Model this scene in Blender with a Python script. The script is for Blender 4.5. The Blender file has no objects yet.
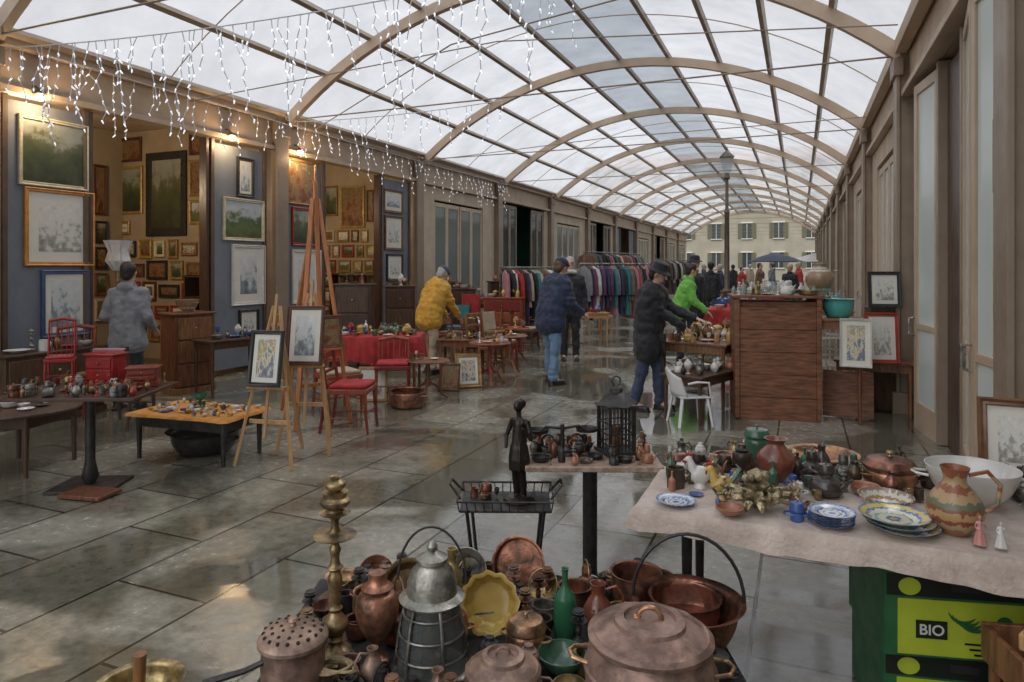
import bpy, math, random
from mathutils import Vector, Matrix
R = random.Random(11)
F, CX, HY, CH = 683.0, 512.0, 267.0, 1.65
TH = math.atan(288 / 683)
C, S = math.cos(TH), math.sin(TH)
rad = math.radians

# ---- survey helpers: turn measured sight lines into metric floor/wall positions
def pt(u, v, z=0.0):
    zc = F * (CH - z) / (v - HY); xc = (u - CX) / F * zc
    return (xc * C - zc * S, xc * S + zc * C, z)
def at(u, zc, z=0.0):
    xc = (u - CX) / F * zc
    return (xc * C - zc * S, xc * S + zc * C, z)
def wl(u, X):
    a = (u - CX) / F
    return X * (C + a * S) / (a * C - S)
def wx(u, Y):
    a = (u - CX) / F
    return Y * (a * C - S) / (C + a * S)
def wz(D, v, X):
    return CH + (HY - v) / F * (-X * S + D * C)

scene = bpy.context.scene
col = scene.collection

# =============== MATERIALS ===============
MATS = {}
def nodes(name):
    m = bpy.data.materials.new(name); m.use_nodes = True
    nt = m.node_tree; b = nt.nodes['Principled BSDF']
    return m, nt, b, nt.nodes, nt.links
def c4(c): return (c[0], c[1], c[2], 1)
def mat(name, c1, c2=None, rough=.5, metal=0, scale=8, bump=0.0, r2=None, stretch=(1, 1, 1), rnd=0.0, sheen=0, bscale=60, spec=.5, coat=0, contrast=(.35, .65)):
    if name in MATS: return MATS[name]
    m, nt, b, N, L = nodes(name)
    c2 = c2 or tuple(x * .75 for x in c1)
    tc = N.new('ShaderNodeTexCoord'); mp = N.new('ShaderNodeMapping'); mp.inputs['Scale'].default_value = stretch
    L.new(tc.outputs['Object'], mp.inputs['Vector'])
    no = N.new('ShaderNodeTexNoise'); no.inputs['Scale'].default_value = scale; no.inputs['Detail'].default_value = 7; no.inputs['Roughness'].default_value = .62
    L.new(mp.outputs[0], no.inputs['Vector'])
    rp = N.new('ShaderNodeValToRGB'); rp.color_ramp.elements[0].position = contrast[0]; rp.color_ramp.elements[1].position = contrast[1]
    rp.color_ramp.elements[0].color = c4(c2); rp.color_ramp.elements[1].color = c4(c1)
    L.new(no.outputs[0], rp.inputs[0])
    out = rp.outputs[0]
    if rnd:
        oi = N.new('ShaderNodeObjectInfo'); mr = N.new('ShaderNodeMapRange'); mr.inputs[3].default_value = 1 - rnd; mr.inputs[4].default_value = 1 + rnd
        L.new(oi.outputs['Random'], mr.inputs[0]); hs = N.new('ShaderNodeHueSaturation'); L.new(mr.outputs[0], hs.inputs['Value']); L.new(out, hs.inputs['Color'])
        mh = N.new('ShaderNodeMapRange'); mh.inputs[3].default_value = .5 - rnd * .05; mh.inputs[4].default_value = .5 + rnd * .05
        L.new(oi.outputs['Random'], mh.inputs[0]); L.new(mh.outputs[0], hs.inputs['Hue']); out = hs.outputs[0]
    L.new(out, b.inputs['Base Color'])
    r2 = rough * .7 if r2 is None else r2
    mr = N.new('ShaderNodeMapRange'); mr.inputs[1].default_value = .3; mr.inputs[2].default_value = .7; mr.inputs[3].default_value = rough; mr.inputs[4].default_value = r2
    L.new(no.outputs[0], mr.inputs[0]); L.new(mr.outputs[0], b.inputs['Roughness'])
    b.inputs['Metallic'].default_value = metal
    b.inputs['Specular IOR Level'].default_value = spec
    if coat: b.inputs['Coat Weight'].default_value = coat; b.inputs['Coat Roughness'].default_value = .1
    if sheen: b.inputs['Sheen Weight'].default_value = sheen
    if bump:
        n2 = N.new('ShaderNodeTexNoise'); n2.inputs['Scale'].default_value = bscale; n2.inputs['Detail'].default_value = 4
        L.new(mp.outputs[0], n2.inputs['Vector'])
        bp = N.new('ShaderNodeBump'); bp.inputs['Strength'].default_value = bump; bp.inputs['Distance'].default_value = .01
        L.new(n2.outputs[0], bp.inputs['Height']); L.new(bp.outputs[0], b.inputs['Normal'])
    MATS[name] = m
    return m
copper = mat('copper', (.55, .26, .155), (.13, .08, .055), .46, .7, 13, .5, r2=.26, rnd=.45, bscale=22, contrast=(.4, .6))
copper_pink = mat('copper_pink', (.46, .30, .235), (.19, .125, .10), .58, .42, 10, .6, r2=.36, rnd=.15, bscale=16, contrast=(.4, .6))
brass = mat('brass', (.50, .37, .18), (.15, .11, .06), .45, .7, 16, .4, r2=.28, rnd=.35, bscale=26, contrast=(.4, .62))
pewter = mat('pewter', (.40, .39, .35), (.12, .115, .10), .46, .7, 14, .4, r2=.28, rnd=.25, bscale=26, contrast=(.4, .62))
bronze = mat('bronze', (.15, .11, .075), (.05, .04, .033), .4, .55, 12, .2)
bronze_bk = mat('black_bronze', (.045, .035, .028), (.018, .015, .013), .36, .5, 12, .2)
iron = mat('iron', (.07, .065, .062), (.03, .027, .027), .5, .4, 14, .3)
gilt = mat('gilt', (.50, .41, .25), (.15, .12, .075), .42, .6, 26, .4, contrast=(.42, .6))
steel = mat('taupe_steel_paint', (.33, .255, .19), (.26, .20, .15), .5, .05, 3, .08)
steel_lt = mat('beige_steel_paint', (.54, .415, .30), (.45, .34, .245), .5, .02, 3, .08)
steel_dk = mat('dark_brown_frame', (.15, .105, .075), (.10, .072, .052), .45, .05, 5, .08)
plaster = mat('beige_plaster', (.60, .50, .38), (.50, .41, .31), .85, 0, 2.5, .15)
plaster_in = mat('warm_interior_wall', (.44, .36, .26), (.36, .29, .21), .85, 0, 2, .1)
panel_blue = mat('grey_blue_panel', (.21, .235, .275), (.165, .185, .22), .7, 0, 2, .1)
floor_in = mat('shop_floor', (.17, .13, .1), (.12, .09, .07), .4, 0, 4, .1)
green_dk = mat('dark_green', (.05, .2, .13), (.035, .14, .095), .6, 0, 4)
wood = mat('brown_wood', (.31, .135, .06), (.12, .053, .027), .42, 0, 6, .15, stretch=(6, 6, .8), rnd=.25)
wood_red = mat('red_mahogany', (.33, .065, .04), (.14, .028, .018), .32, 0, 6, .1, stretch=(6, 6, .8), rnd=.25)
wood_dk = mat('dark_wood', (.11, .058, .036), (.048, .027, .018), .38, 0, 6, .12, stretch=(6, 6, .8), rnd=.2)
wood_lt = mat('pale_pine', (.56, .34, .16), (.42, .23, .10), .5, 0, 6, .1, stretch=(6, 6, .6), rnd=.15)
wood_or = mat('orange_easel_wood', (.56, .22, .08), (.38, .135, .05), .45, 0, 6, .1, stretch=(6, 6, .6))
crate_wood = mat('weathered_brown_planks', (.31, .13, .065), (.11, .048, .027), .6, 0, 5, .4, stretch=(1.2, 1.2, 9), bscale=30)
gold_frame = mat('gold_frame', (.52, .35, .14), (.27, .15, .055), .4, .3, 25, .3, rnd=.25)
cream_frame = mat('cream_frame', (.68, .62, .47), (.5, .44, .31), .5, 0, 20, .2, rnd=.12)
orange_frame = mat('orange_wood_frame', (.68, .30, .06), (.48, .2, .035), .4, 0, 14, .1)
brown_frame = mat('brown_frame', (.2, .085, .045), (.09, .04, .02), .4, 0, 14, .1, rnd=.3)
black_frame = mat('black_frame', (.035, .035, .035), (.022, .022, .022), .35, 0, 14)
blue_frame = mat('blue_frame', (.07, .11, .24), (.05, .08, .18), .5, 0, 14)
red_frame = mat('red_frame', (.38, .06, .04), (.25, .035, .025), .4, 0, 14)
white_frame = mat('white_frame', (.72, .70, .66), (.58, .56, .52), .5, 0, 20, .1)
mount = mat('cream_mount', (.78, .76, .68), (.70, .68, .61), .8, 0, 4)
cloth_tab = mat('worn_beige_tablecloth', (.62, .52, .455), (.45, .365, .31), .9, 0, 7, .6, bscale=70, sheen=.2, contrast=(.38, .6))
cloth_red = mat('red_tablecloth', (.50, .035, .035), (.30, .02, .025), .85, 0, 9, .3)
cloth_or = mat('orange_tablecloth', (.66, .30, .06), (.48, .19, .04), .85, 0, 12, .3)
tarp = mat('black_cloth', (.03, .029, .03), (.016, .016, .017), .8, 0, 6, .5, bscale=14)
skin = mat('skin', (.58, .36, .27), (.52, .32, .23), .5, 0, 12, .05)
hair_dk = mat('dark_hair', (.035, .024, .018), (.018, .012, .01), .5, 0, 60, .5, stretch=(1, 1, .2))
hair_gr = mat('grey_hair', (.48, .46, .43), (.3, .29, .27), .5, 0, 60, .5, stretch=(1, 1, .2))
hair_br = mat('brown_hair', (.14, .08, .045), (.07, .04, .025), .5, 0, 60, .5, stretch=(1, 1, .2))
def fab(n, c, rnd=0, b=.35, c2=.75): return mat('fabric_' + n, c, tuple(x * c2 for x in c), .85, 0, 10, b, sheen=.12, rnd=rnd, bscale=40)
f_grey = fab('grey_wool', (.24, .25, .27)); f_yellow = fab('mustard', (.66, .36, .045)); f_navy = fab('navy', (.025, .038, .085))
f_jeans = fab('denim', (.16, .27, .41)); f_black = fab('black', (.02, .02, .025)); f_beige = fab('beige', (.50, .40, .28))
f_green = fab('lime_green', (.19, .55, .08)); f_red = fab('red', (.45, .03, .03)); f_dj = fab('dark_denim', (.05, .07, .13)); f_white = fab('white', (.68, .65, .62))
f_teal = fab('teal', (.03, .2, .22)); f_brown = fab('brown', (.19, .1, .06)); f_pink = fab('pink', (.45, .2, .24)); f_violet = fab('plum', (.15, .035, .13)); f_khaki = fab('khaki', (.16, .15, .09))
leather = mat('black_leather', (.03, .027, .025), (.015, .014, .013), .4, 0, 10, .2)
def cer(n, c, c2=None, r=.18): return mat('ceramic_' + n, c, c2 or tuple(x * .8 for x in c), r, 0, 6, .03, coat=.4)
cw = cer('white', (.74, .73, .70)); cbr = cer('brown', (.29, .09, .05), (.12, .04, .026)); cgr = cer('green', (.09, .19, .12), (.035, .085, .055)); cteal = cer('teal', (.10, .46, .42))
cbl = cer('blue', (.05, .12, .36)); cdk = cer('dark_glaze', (.06, .048, .042)); cred = cer('red', (.36, .04, .035)); cterra = cer('terracotta', (.46, .21, .12), (.3, .12, .07), .4)
cyel = cer('yellow', (.66, .48, .13), (.48, .3, .07)); cpink = cer('pink', (.60, .34, .30), (.5, .18, .16)); plastic_w = mat('white_plastic', (.76, .76, .76), (.66, .66, .66), .4, 0, 3)
redpl = mat('red_lacquer', (.38, .03, .028), (.22, .018, .018), .3, 0, 10)
stone_far = mat('ochre_facade', (.42, .385, .30), (.34, .31, .24), .9, 0, .6, .1)
stone_far2 = mat('grey_facade', (.38, .36, .33), (.30, .29, .26), .9, 0, .6, .1)
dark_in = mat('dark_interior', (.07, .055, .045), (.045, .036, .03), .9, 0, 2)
box_green = mat('green_carton', (.035, .16, .06), (.022, .11, .04), .6, 0, 10, .1)
box_yellow = mat('lime_yellow_carton', (.52, .64, .05), (.46, .56, .04), .6, 0, 10, .1)
ink = mat('black_ink', (.015, .02, .015), (.01, .015, .01), .6)
white_ink = mat('white_ink', (.75, .78, .7), (.7, .72, .65), .6)
rope = mat('yellowish_cord', (.48, .38, .22), (.32, .25, .14), .8, 0, 30, .3)
speckle = mat('speckled_tabletop', (.48, .36, .28), (.24, .16, .12), .5, 0, 40, .1)

def glass(name, c, rough=.06, alpha=.35, trans=.0):
    m, nt, b, N, L = nodes(name)
    b.inputs['Base Color'].default_value = c4(c); b.inputs['Roughness'].default_value = rough
    tr = N.new('ShaderNodeBsdfTransparent'); tr.inputs[0].default_value = c4([.6 + .4 * x for x in c])
    mx = N.new('ShaderNodeMixShader'); mx.inputs[0].default_value = alpha
    L.new(tr.outputs[0], mx.inputs[1]); L.new(b.outputs[0], mx.inputs[2]); L.new(mx.outputs[0], N['Material Output'].inputs[0])
    MATS[name] = m
    return m
door_glass = glass('door_glass', (.66, .74, .71), .2, .92)
shop_glass = glass('shop_window_glass', (.26, .30, .28), .06, .75)
dark_glass = glass('dark_window_glass', (.06, .075, .08), .05, .8)
clear = glass('clear_glass', (.6, .66, .66), .04, .3)
lamp_glass = glass('thin_lantern_glass', (.3, .33, .32), .04, .16)
green_gl = glass('green_glass', (.045, .18, .09), .05, .75)
def roofmat(name, tint, op):
    m, nt, b, N, L = nodes(name)
    N.remove(b)
    tl = N.new('ShaderNodeBsdfTranslucent'); tl.inputs[0].default_value = c4(tint)
    df = N.new('ShaderNodeBsdfDiffuse'); df.inputs[0].default_value = c4([x * .8 for x in tint])
    tc = N.new('ShaderNodeTexCoord'); no = N.new('ShaderNodeTexNoise'); no.inputs['Scale'].default_value = 1.3; no.inputs['Detail'].default_value = 6
    L.new(tc.outputs['Object'], no.inputs['Vector'])
    mr = N.new('ShaderNodeMapRange'); mr.inputs[1].default_value = .3; mr.inputs[2].default_value = .7; mr.inputs[3].default_value = op - .14; mr.inputs[4].default_value = op + .14
    L.new(no.outputs[0], mr.inputs[0])
    tr = N.new('ShaderNodeBsdfTransparent'); tr.inputs[0].default_value = c4([x * .95 for x in tint])
    m1 = N.new('ShaderNodeMixShader'); m1.inputs[0].default_value = .12; L.new(tl.outputs[0], m1.inputs[1]); L.new(df.outputs[0], m1.inputs[2])
    m2 = N.new('ShaderNodeMixShader'); L.new(mr.outputs[0], m2.inputs[0]); L.new(tr.outputs[0], m2.inputs[1]); L.new(m1.outputs[0], m2.inputs[2])
    L.new(m2.outputs[0], N['Material Output'].inputs[0])
    return m
roof_white = roofmat('milky_roof_sheet', (.77, .79, .83), .58)
roof_clear = roofmat('grey_clear_roof_sheet', (.50, .54, .59), .4)
def emis(name, c, s):
    m, nt, b, N, L = nodes(name)
    b.inputs['Emission Color'].default_value = c4(c); b.inputs['Emission Strength'].default_value = s; b.inputs['Base Color'].default_value = c4(c)
    return m
bulb_m = emis('lit_warm_bulb', (1, .62, .22), 9)
fairy_m = mat('fairy_cable_white', (.7, .71, .74), (.6, .62, .66), .4)
fairy_b = emis('fairy_bulb_white', (.9, .93, 1), .8)

def art(name, cols, noise=3.0, zmix=.8, sc=3.5):
    m, nt, b, N, L = nodes(name)
    tc = N.new('ShaderNodeTexCoord'); sp = N.new('ShaderNodeSeparateXYZ'); L.new(tc.outputs['Generated'], sp.inputs[0])
    oi = N.new('ShaderNodeObjectInfo'); mu = N.new('ShaderNodeMath'); mu.operation = 'MULTIPLY'; mu.inputs[1].default_value = 40; L.new(oi.outputs['Random'], mu.inputs[0])
    no = N.new('ShaderNodeTexNoise'); no.noise_dimensions = '4D'; no.inputs['Scale'].default_value = sc; no.inputs['Detail'].default_value = 8; no.inputs['Roughness'].default_value = .65
    L.new(tc.outputs['Generated'], no.inputs['Vector']); L.new(mu.outputs[0], no.inputs['W'])
    a = N.new('ShaderNodeMath'); a.operation = 'MULTIPLY_ADD'; a.inputs[1].default_value = noise; a.inputs[2].default_value = -noise / 2
    L.new(no.outputs[0], a.inputs[0])
    z = N.new('ShaderNodeMath'); z.operation = 'MULTIPLY_ADD'; z.inputs[1].default_value = zmix; z.inputs[2].default_value = (1 - zmix) / 2; L.new(sp.outputs['Z'], z.inputs[0])
    s = N.new('ShaderNodeMath'); s.operation = 'ADD'; L.new(a.outputs[0], s.inputs[0]); L.new(z.outputs[0], s.inputs[1])
    rp = N.new('ShaderNodeValToRGB'); e = rp.color_ramp.elements
    for i, (p, cc) in enumerate(cols):
        if i < 2: e[i].position = p; e[i].color = c4(cc)
        else:
            k = e.new(p); k.color = c4(cc)
    L.new(s.outputs[0], rp.inputs[0]); L.new(rp.outputs[0], b.inputs['Base Color']); b.inputs['Roughness'].default_value = .35
    return m
A_land = art('art_landscape', [(0, (.08, .07, .04)), (1, (.55, .62, .66)), (.3, (.13, .17, .06)), (.48, (.07, .12, .05)), (.58, (.26, .28, .2)), (.66, (.46, .52, .54))], 1.2)
A_dark = art('art_dark_landscape', [(0, (.03, .03, .02)), (1, (.36, .39, .38)), (.4, (.07, .09, .04)), (.6, (.12, .13, .07)), (.72, (.28, .3, .25))], 1.3)
A_sketch = art('art_pencil_sketch', [(0, (.25, .24, .22)), (1, (.78, .77, .72)), (.3, (.4, .39, .35)), (.45, (.66, .65, .6))], 2.4, .45, 6)
A_blue = art('art_blue_print', [(0, (.12, .15, .18)), (1, (.72, .74, .73)), (.35, (.28, .33, .36)), (.5, (.6, .63, .63))], 2.0, .6, 4)
A_warm = art('art_warm_still_life', [(0, (.05, .025, .017)), (1, (.45, .34, .18)), (.4, (.2, .08, .04)), (.55, (.3, .18, .085)), (.7, (.13, .12, .07))], 2.2, .3, 4)
A_color = art('art_bright_prints', [(0, (.3, .08, .06)), (1, (.75, .72, .6)), (.35, (.16, .24, .33)), (.5, (.7, .65, .5)), (.64, (.55, .38, .18)), (.74, (.25, .32, .22))], 2.2, .3, 4)
ARTS = [A_land, A_dark, A_sketch, A_blue, A_warm, A_color]

def plate_mat(name, bands, S_=6.5):
    m, nt, b, N, L = nodes(name)
    tc = N.new('ShaderNodeTexCoord'); mp = N.new('ShaderNodeMapping'); mp.inputs['Scale'].default_value = (1, 1, 0); L.new(tc.outputs['Object'], mp.inputs[0])
    no = N.new('ShaderNodeTexNoise'); no.inputs['Scale'].default_value = 70; L.new(mp.outputs[0], no.inputs['Vector'])
    ln = N.new('ShaderNodeVectorMath'); ln.operation = 'LENGTH'; L.new(mp.outputs[0], ln.inputs[0])
    ma = N.new('ShaderNodeMath'); ma.operation = 'MULTIPLY_ADD'; L.new(no.outputs[0], ma.inputs[0])
    sc = N.new('ShaderNodeMath'); sc.operation = 'MULTIPLY'; sc.inputs[1].default_value = S_; L.new(ln.outputs['Value'], sc.inputs[0])
    ma.inputs[1].default_value = .28; ma.inputs[2].default_value = -.14
    ad = N.new('ShaderNodeMath'); ad.operation = 'ADD'; L.new(ma.outputs[0], ad.inputs[0]); L.new(sc.outputs[0], ad.inputs[1])
    rp = N.new('ShaderNodeValToRGB'); rp.color_ramp.interpolation = 'CONSTANT'; e = rp.color_ramp.elements
    for i, (p, cc) in enumerate(bands):
        if i < 2: e[i].position = p; e[i].color = c4(cc)
        else: k = e.new(p); k.color = c4(cc)
    L.new(ad.outputs[0], rp.inputs[0]); L.new(rp.outputs[0], b.inputs['Base Color']); b.inputs['Roughness'].default_value = .15
    b.inputs['Coat Weight'].default_value = .4
    return m
W_ = (.74, .73, .68)
plate_blue = plate_mat('plate_blue_white', [(0, (.1, .2, .5)), (.95, (.06, .13, .42)), (.14, W_), (.3, (.15, .28, .55)), (.36, W_), (.5, (.08, .16, .45)), (.58, (.35, .45, .62)), (.68, W_), (.78, (.3, .42, .62)), (.86, (.07, .14, .42))], 12)
plate_multi = plate_mat('plate_majolica', [(0, (.55, .35, .08)), (.95, (.6, .42, .1)), (.1, (.1, .2, .42)), (.2, (.70, .68, .54)), (.42, (.25, .42, .42)), (.48, (.70, .68, .54)), (.62, (.08, .2, .5)), (.7, (.66, .5, .12)), (.86, (.15, .3, .5))], 8.2)
plate_cream = plate_mat('plate_cream_floral', [(0, (.45, .2, .12)), (.95, (.3, .2, .12)), (.12, (.62, .58, .48)), (.5, (.34, .22, .14)), (.6, (.62, .58, .48)), (.72, (.3, .22, .18)), (.8, (.62, .58, .48))], 8.5)
def band_mat(name, cols, zs):
    m, nt, b, N, L = nodes(name)
    tc = N.new('ShaderNodeTexCoord'); sp = N.new('ShaderNodeSeparateXYZ'); L.new(tc.outputs['Object'], sp.inputs[0])
    no = N.new('ShaderNodeTexNoise'); no.inputs['Scale'].default_value = 50; no.inputs['Detail'].default_value = 3; L.new(tc.outputs['Object'], no.inputs['Vector'])
    a = N.new('ShaderNodeMath'); a.operation = 'MULTIPLY_ADD'; a.inputs[1].default_value = zs; a.inputs[2].default_value = 0; L.new(sp.outputs['Z'], a.inputs[0])
    d = N.new('ShaderNodeMath'); d.operation = 'MULTIPLY_ADD'; d.inputs[1].default_value = .22; d.inputs[2].default_value = -.11; L.new(no.outputs[0], d.inputs[0])
    s = N.new('ShaderNodeMath'); s.operation = 'ADD'; L.new(a.outputs[0], s.inputs[0]); L.new(d.outputs[0], s.inputs[1])
    rp = N.new('ShaderNodeValToRGB'); rp.color_ramp.interpolation = 'CONSTANT'; e = rp.color_ramp.elements
    for i, (p, cc) in enumerate(cols):
        if i < 2: e[i].position = p; e[i].color = c4(cc)
        else: k = e.new(p); k.color = c4(cc)
    L.new(s.outputs[0], rp.inputs[0]); L.new(rp.outputs[0], b.inputs['Base Color']); b.inputs['Roughness'].default_value = .3
    return m
majolica = band_mat('painted_terracotta', [(0, (.35, .17, .08)), (.95, (.32, .14, .07)), (.1, (.46, .35, .2)), (.18, (.28, .075, .05)), (.26, (.46, .3, .13)), (.36, (.26, .09, .055)), (.42, (.16, .18, .11)), (.5, (.44, .3, .16)), (.62, (.3, .1, .06)), (.7, (.44, .3, .16)), (.84, (.3, .1, .05))], 4.3)

# wet stone paving
def pave_mat():
    m, nt, b, N, L = nodes('wet_stone_slabs')
    tc = N.new('ShaderNodeTexCoord'); mp = N.new('ShaderNodeMapping'); mp.inputs['Rotation'].default_value = (0, 0, rad(90)); mp.inputs['Location'].default_value = (.3, .2, 0)
    L.new(tc.outputs['Object'], mp.inputs[0])
    br = N.new('ShaderNodeTexBrick'); br.inputs['Scale'].default_value = 1; br.inputs['Brick Width'].default_value = 1.1; br.inputs['Row Height'].default_value = .62
    br.inputs['Mortar Size'].default_value = .010; br.inputs['Mortar Smooth'].default_value = .3
    br.inputs['Color1'].default_value = (.34, .325, .265, 1); br.inputs['Color2'].default_value = (.225, .218, .178, 1); br.inputs['Mortar'].default_value = (.05, .046, .038, 1)
    L.new(mp.outputs[0], br.inputs[0])
    n1 = N.new('ShaderNodeTexNoise'); n1.inputs['Scale'].default_value = .7; n1.inputs['Detail'].default_value = 7; n1.inputs['Distortion'].default_value = 1.0; L.new(tc.outputs['Object'], n1.inputs['Vector'])
    n2 = N.new('ShaderNodeTexNoise'); n2.inputs['Scale'].default_value = 14; n2.inputs['Detail'].default_value = 10; n2.inputs['Roughness'].default_value = .7; L.new(tc.outputs['Object'], n2.inputs['Vector'])
    wet = N.new('ShaderNodeValToRGB'); wet.color_ramp.elements[0].position = .43; wet.color_ramp.elements[1].position = .53; L.new(n1.outputs[0], wet.inputs[0])
    g = N.new('ShaderNodeMapRange'); g.inputs[1].default_value = .3; g.inputs[2].default_value = .7; g.inputs[3].default_value = .65; g.inputs[4].default_value = 1.3; L.new(n2.outputs[0], g.inputs[0])
    mu = N.new('ShaderNodeMix'); mu.data_type = 'RGBA'; mu.blend_type = 'MULTIPLY'; mu.inputs[0].default_value = 1; L.new(br.outputs[0], mu.inputs[6]); L.new(g.outputs[0], mu.inputs[7])
    dk = N.new('ShaderNodeMix'); dk.data_type = 'RGBA'; dk.blend_type = 'MULTIPLY'; dk.inputs[7].default_value = (.48, .47, .43, 1)
    L.new(wet.outputs[0], dk.inputs[0]); L.new(mu.outputs[2], dk.inputs[6]); L.new(dk.outputs[2], b.inputs['Base Color'])
    rr = N.new('ShaderNodeMapRange'); rr.inputs[3].default_value = .24; rr.inputs[4].default_value = .025; L.new(wet.outputs[0], rr.inputs[0])
    r3 = N.new('ShaderNodeMath'); r3.operation = 'MULTIPLY'; L.new(rr.outputs[0], r3.inputs[0]); L.new(g.outputs[0], r3.inputs[1]); L.new(r3.outputs[0], b.inputs['Roughness'])
    h = N.new('ShaderNodeMath'); h.operation = 'MULTIPLY_ADD'; h.inputs[1].default_value = -.9; L.new(br.outputs['Fac'], h.inputs[0]); L.new(n2.outputs[0], h.inputs[2])
    bs = N.new('ShaderNodeMapRange'); bs.inputs[3].default_value = .28; bs.inputs[4].default_value = .03; L.new(wet.outputs[0], bs.inputs[0])
    bp = N.new('ShaderNodeBump'); bp.inputs['Distance'].default_value = .012; L.new(bs.outputs[0], bp.inputs['Strength']); L.new(h.outputs[0], bp.inputs['Height']); L.new(bp.outputs[0], b.inputs['Normal'])
    b.inputs['Specular IOR Level'].default_value = 1.0
    b.inputs['IOR'].default_value = 1.6
    return m
pave = pave_mat()
asphalt = mat('wet_asphalt', (.09, .085, .08), (.06, .06, .056), .35, 0, 1.5, .2)

# =============== MESH BUILDER ===============
class B:
    def __init__(s): s.v = []; s.f = []; s.m = []; s.mi = 0
    def add(s, vs, fs):
        o = len(s.v); s.v += [tuple(p) for p in vs]; s.f += [tuple(i + o for i in f) for f in fs]; s.m += [s.mi] * len(fs); return s
    def box(s, c, d, rz=0, rx=0, ry=0):
        M = Matrix.Rotation(rz, 3, 'Z') @ Matrix.Rotation(ry, 3, 'Y') @ Matrix.Rotation(rx, 3, 'X')
        vs = [Vector(c) + M @ Vector((x * d[0] / 2, y * d[1] / 2, z * d[2] / 2)) for z in (-1, 1) for x, y in ((-1, -1), (1, -1), (1, 1), (-1, 1))]
        return s.add(vs, [(3, 2, 1, 0), (4, 5, 6, 7), (0, 1, 5, 4), (1, 2, 6, 5), (2, 3, 7, 6), (3, 0, 4, 7)])
    def beam(s, p0, p1, w, h):
        p0, p1 = Vector(p0), Vector(p1); d = (p1 - p0); L = d.length; q = d.to_track_quat('X', 'Z')
        vs = [p0 + q @ Vector((x, y * w / 2, z * h / 2)) for x in (0, L) for y, z in ((-1, -1), (1, -1), (1, 1), (-1, 1))]
        return s.add(vs, [(3, 2, 1, 0), (4, 5, 6, 7), (0, 1, 5, 4), (1, 2, 6, 5), (2, 3, 7, 6), (3, 0, 4, 7)])
    def lathe(s, prof, n=24, c=(0, 0, 0), sx=1, sy=1, M=None, wav=0, wn=8):
        vs, rings = [], []
        for r, z in prof:
            if abs(r) < 1e-6: rings.append([len(vs)]); vs.append(Vector((0, 0, z)))
            else:
                rings.append(list(range(len(vs), len(vs) + n)))
                for i in range(n):
                    a = 2 * math.pi * i / n; rr = r * (1 + wav * math.sin(a * wn)) if wav else r
                    vs.append(Vector((rr * math.cos(a) * sx, rr * math.sin(a) * sy, z)))
        fs = []
        for a, b in zip(rings, rings[1:]):
            if len(a) == 1 and len(b) == 1: continue
            for i in range(n):
                j = (i + 1) % n
                if len(a) == 1: fs.append((a[0], b[j], b[i]))
                elif len(b) == 1: fs.append((a[i], a[j], b[0]))
                else: fs.append((a[i], a[j], b[j], b[i]))
        if M is not None: vs = [M @ v for v in vs]
        vs = [v + Vector(c) for v in vs]
        return s.add(vs, fs)
    def cyl(s, p0, p1, r0, r1=None, n=12):
        p0, p1 = Vector(p0), Vector(p1); r1 = r0 if r1 is None else r1
        d = p1 - p0; M = d.to_track_quat('Z', 'Y').to_matrix()
        return s.lathe([(0, 0), (r0, 0), (r1, d.length), (0, d.length)], n, p0, M=M)
    def capsule(s, p0, p1, r0, r1=None, n=12):
        p0, p1 = Vector(p0), Vector(p1); r1 = r0 if r1 is None else r1
        d = p1 - p0; l = max(d.length, 1e-4); M = d.to_track_quat('Z', 'Y').to_matrix()
        pr = [(r0 * math.cos(a), r0 * math.sin(a)) for a in [rad(x) for x in (-60, -30, 0)]]
        pr = [(0, -r0)] + pr + [(r1 * math.cos(a), l + r1 * math.sin(a)) for a in [rad(x) for x in (0, 30, 60)]] + [(0, l + r1)]
        return s.lathe(pr, n, p0, M=M)
    def ell(s, c, r, n=16, M=None):
        pr = [(0, -1)] + [(math.cos(a), math.sin(a)) for a in [rad(x) for x in range(-75, 76, 15)]] + [(0, 1)]
        D = Matrix.Diagonal(Vector(r)); M2 = (M @ D) if M is not None else D
        return s.lathe(pr, n, c, M=M2)
    def tube(s, pts, r, n=8, closed=False):
        P = [Vector(p) for p in pts]; k = len(P); vs = []; nrm = None
        for i in range(k):
            t = (P[(i + 1) % k] - P[i - 1]) if closed else (P[min(i + 1, k - 1)] - P[max(i - 1, 0)])
            t.normalize()
            if nrm is None: nrm = t.orthogonal()
            nrm = (nrm - t * nrm.dot(t)); nrm = nrm.normalized() if nrm.length > 1e-6 else t.orthogonal().normalized()
            bn = t.cross(nrm); rr = r[i] if isinstance(r, (list, tuple)) else r
            for j in range(n):
                a = 2 * math.pi * j / n; vs.append(P[i] + (nrm * math.cos(a) + bn * math.sin(a)) * rr)
        fs = []
        for i in range(k if closed else k - 1):
            for j in range(n):
                a, b2 = i * n + j, i * n + (j + 1) % n; c_, d = ((i + 1) % k) * n + (j + 1) % n, ((i + 1) % k) * n + j
                fs.append((a, b2, c_, d))
        if not closed: fs.append(tuple(reversed(range(n)))); fs.append(tuple(range((k - 1) * n, k * n)))
        return s.add(vs, fs)
    def mesh(s, name, mats):
        me = bpy.data.meshes.new(name); me.from_pydata(s.v, [], s.f)
        for m in (mats if isinstance(mats, (list, tuple)) else [mats]): me.materials.append(m)
        me.polygons.foreach_set('material_index', s.m)
        me.shade_smooth(); me.set_sharp_from_angle(angle=rad(38)); me.update()
        return me

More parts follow.
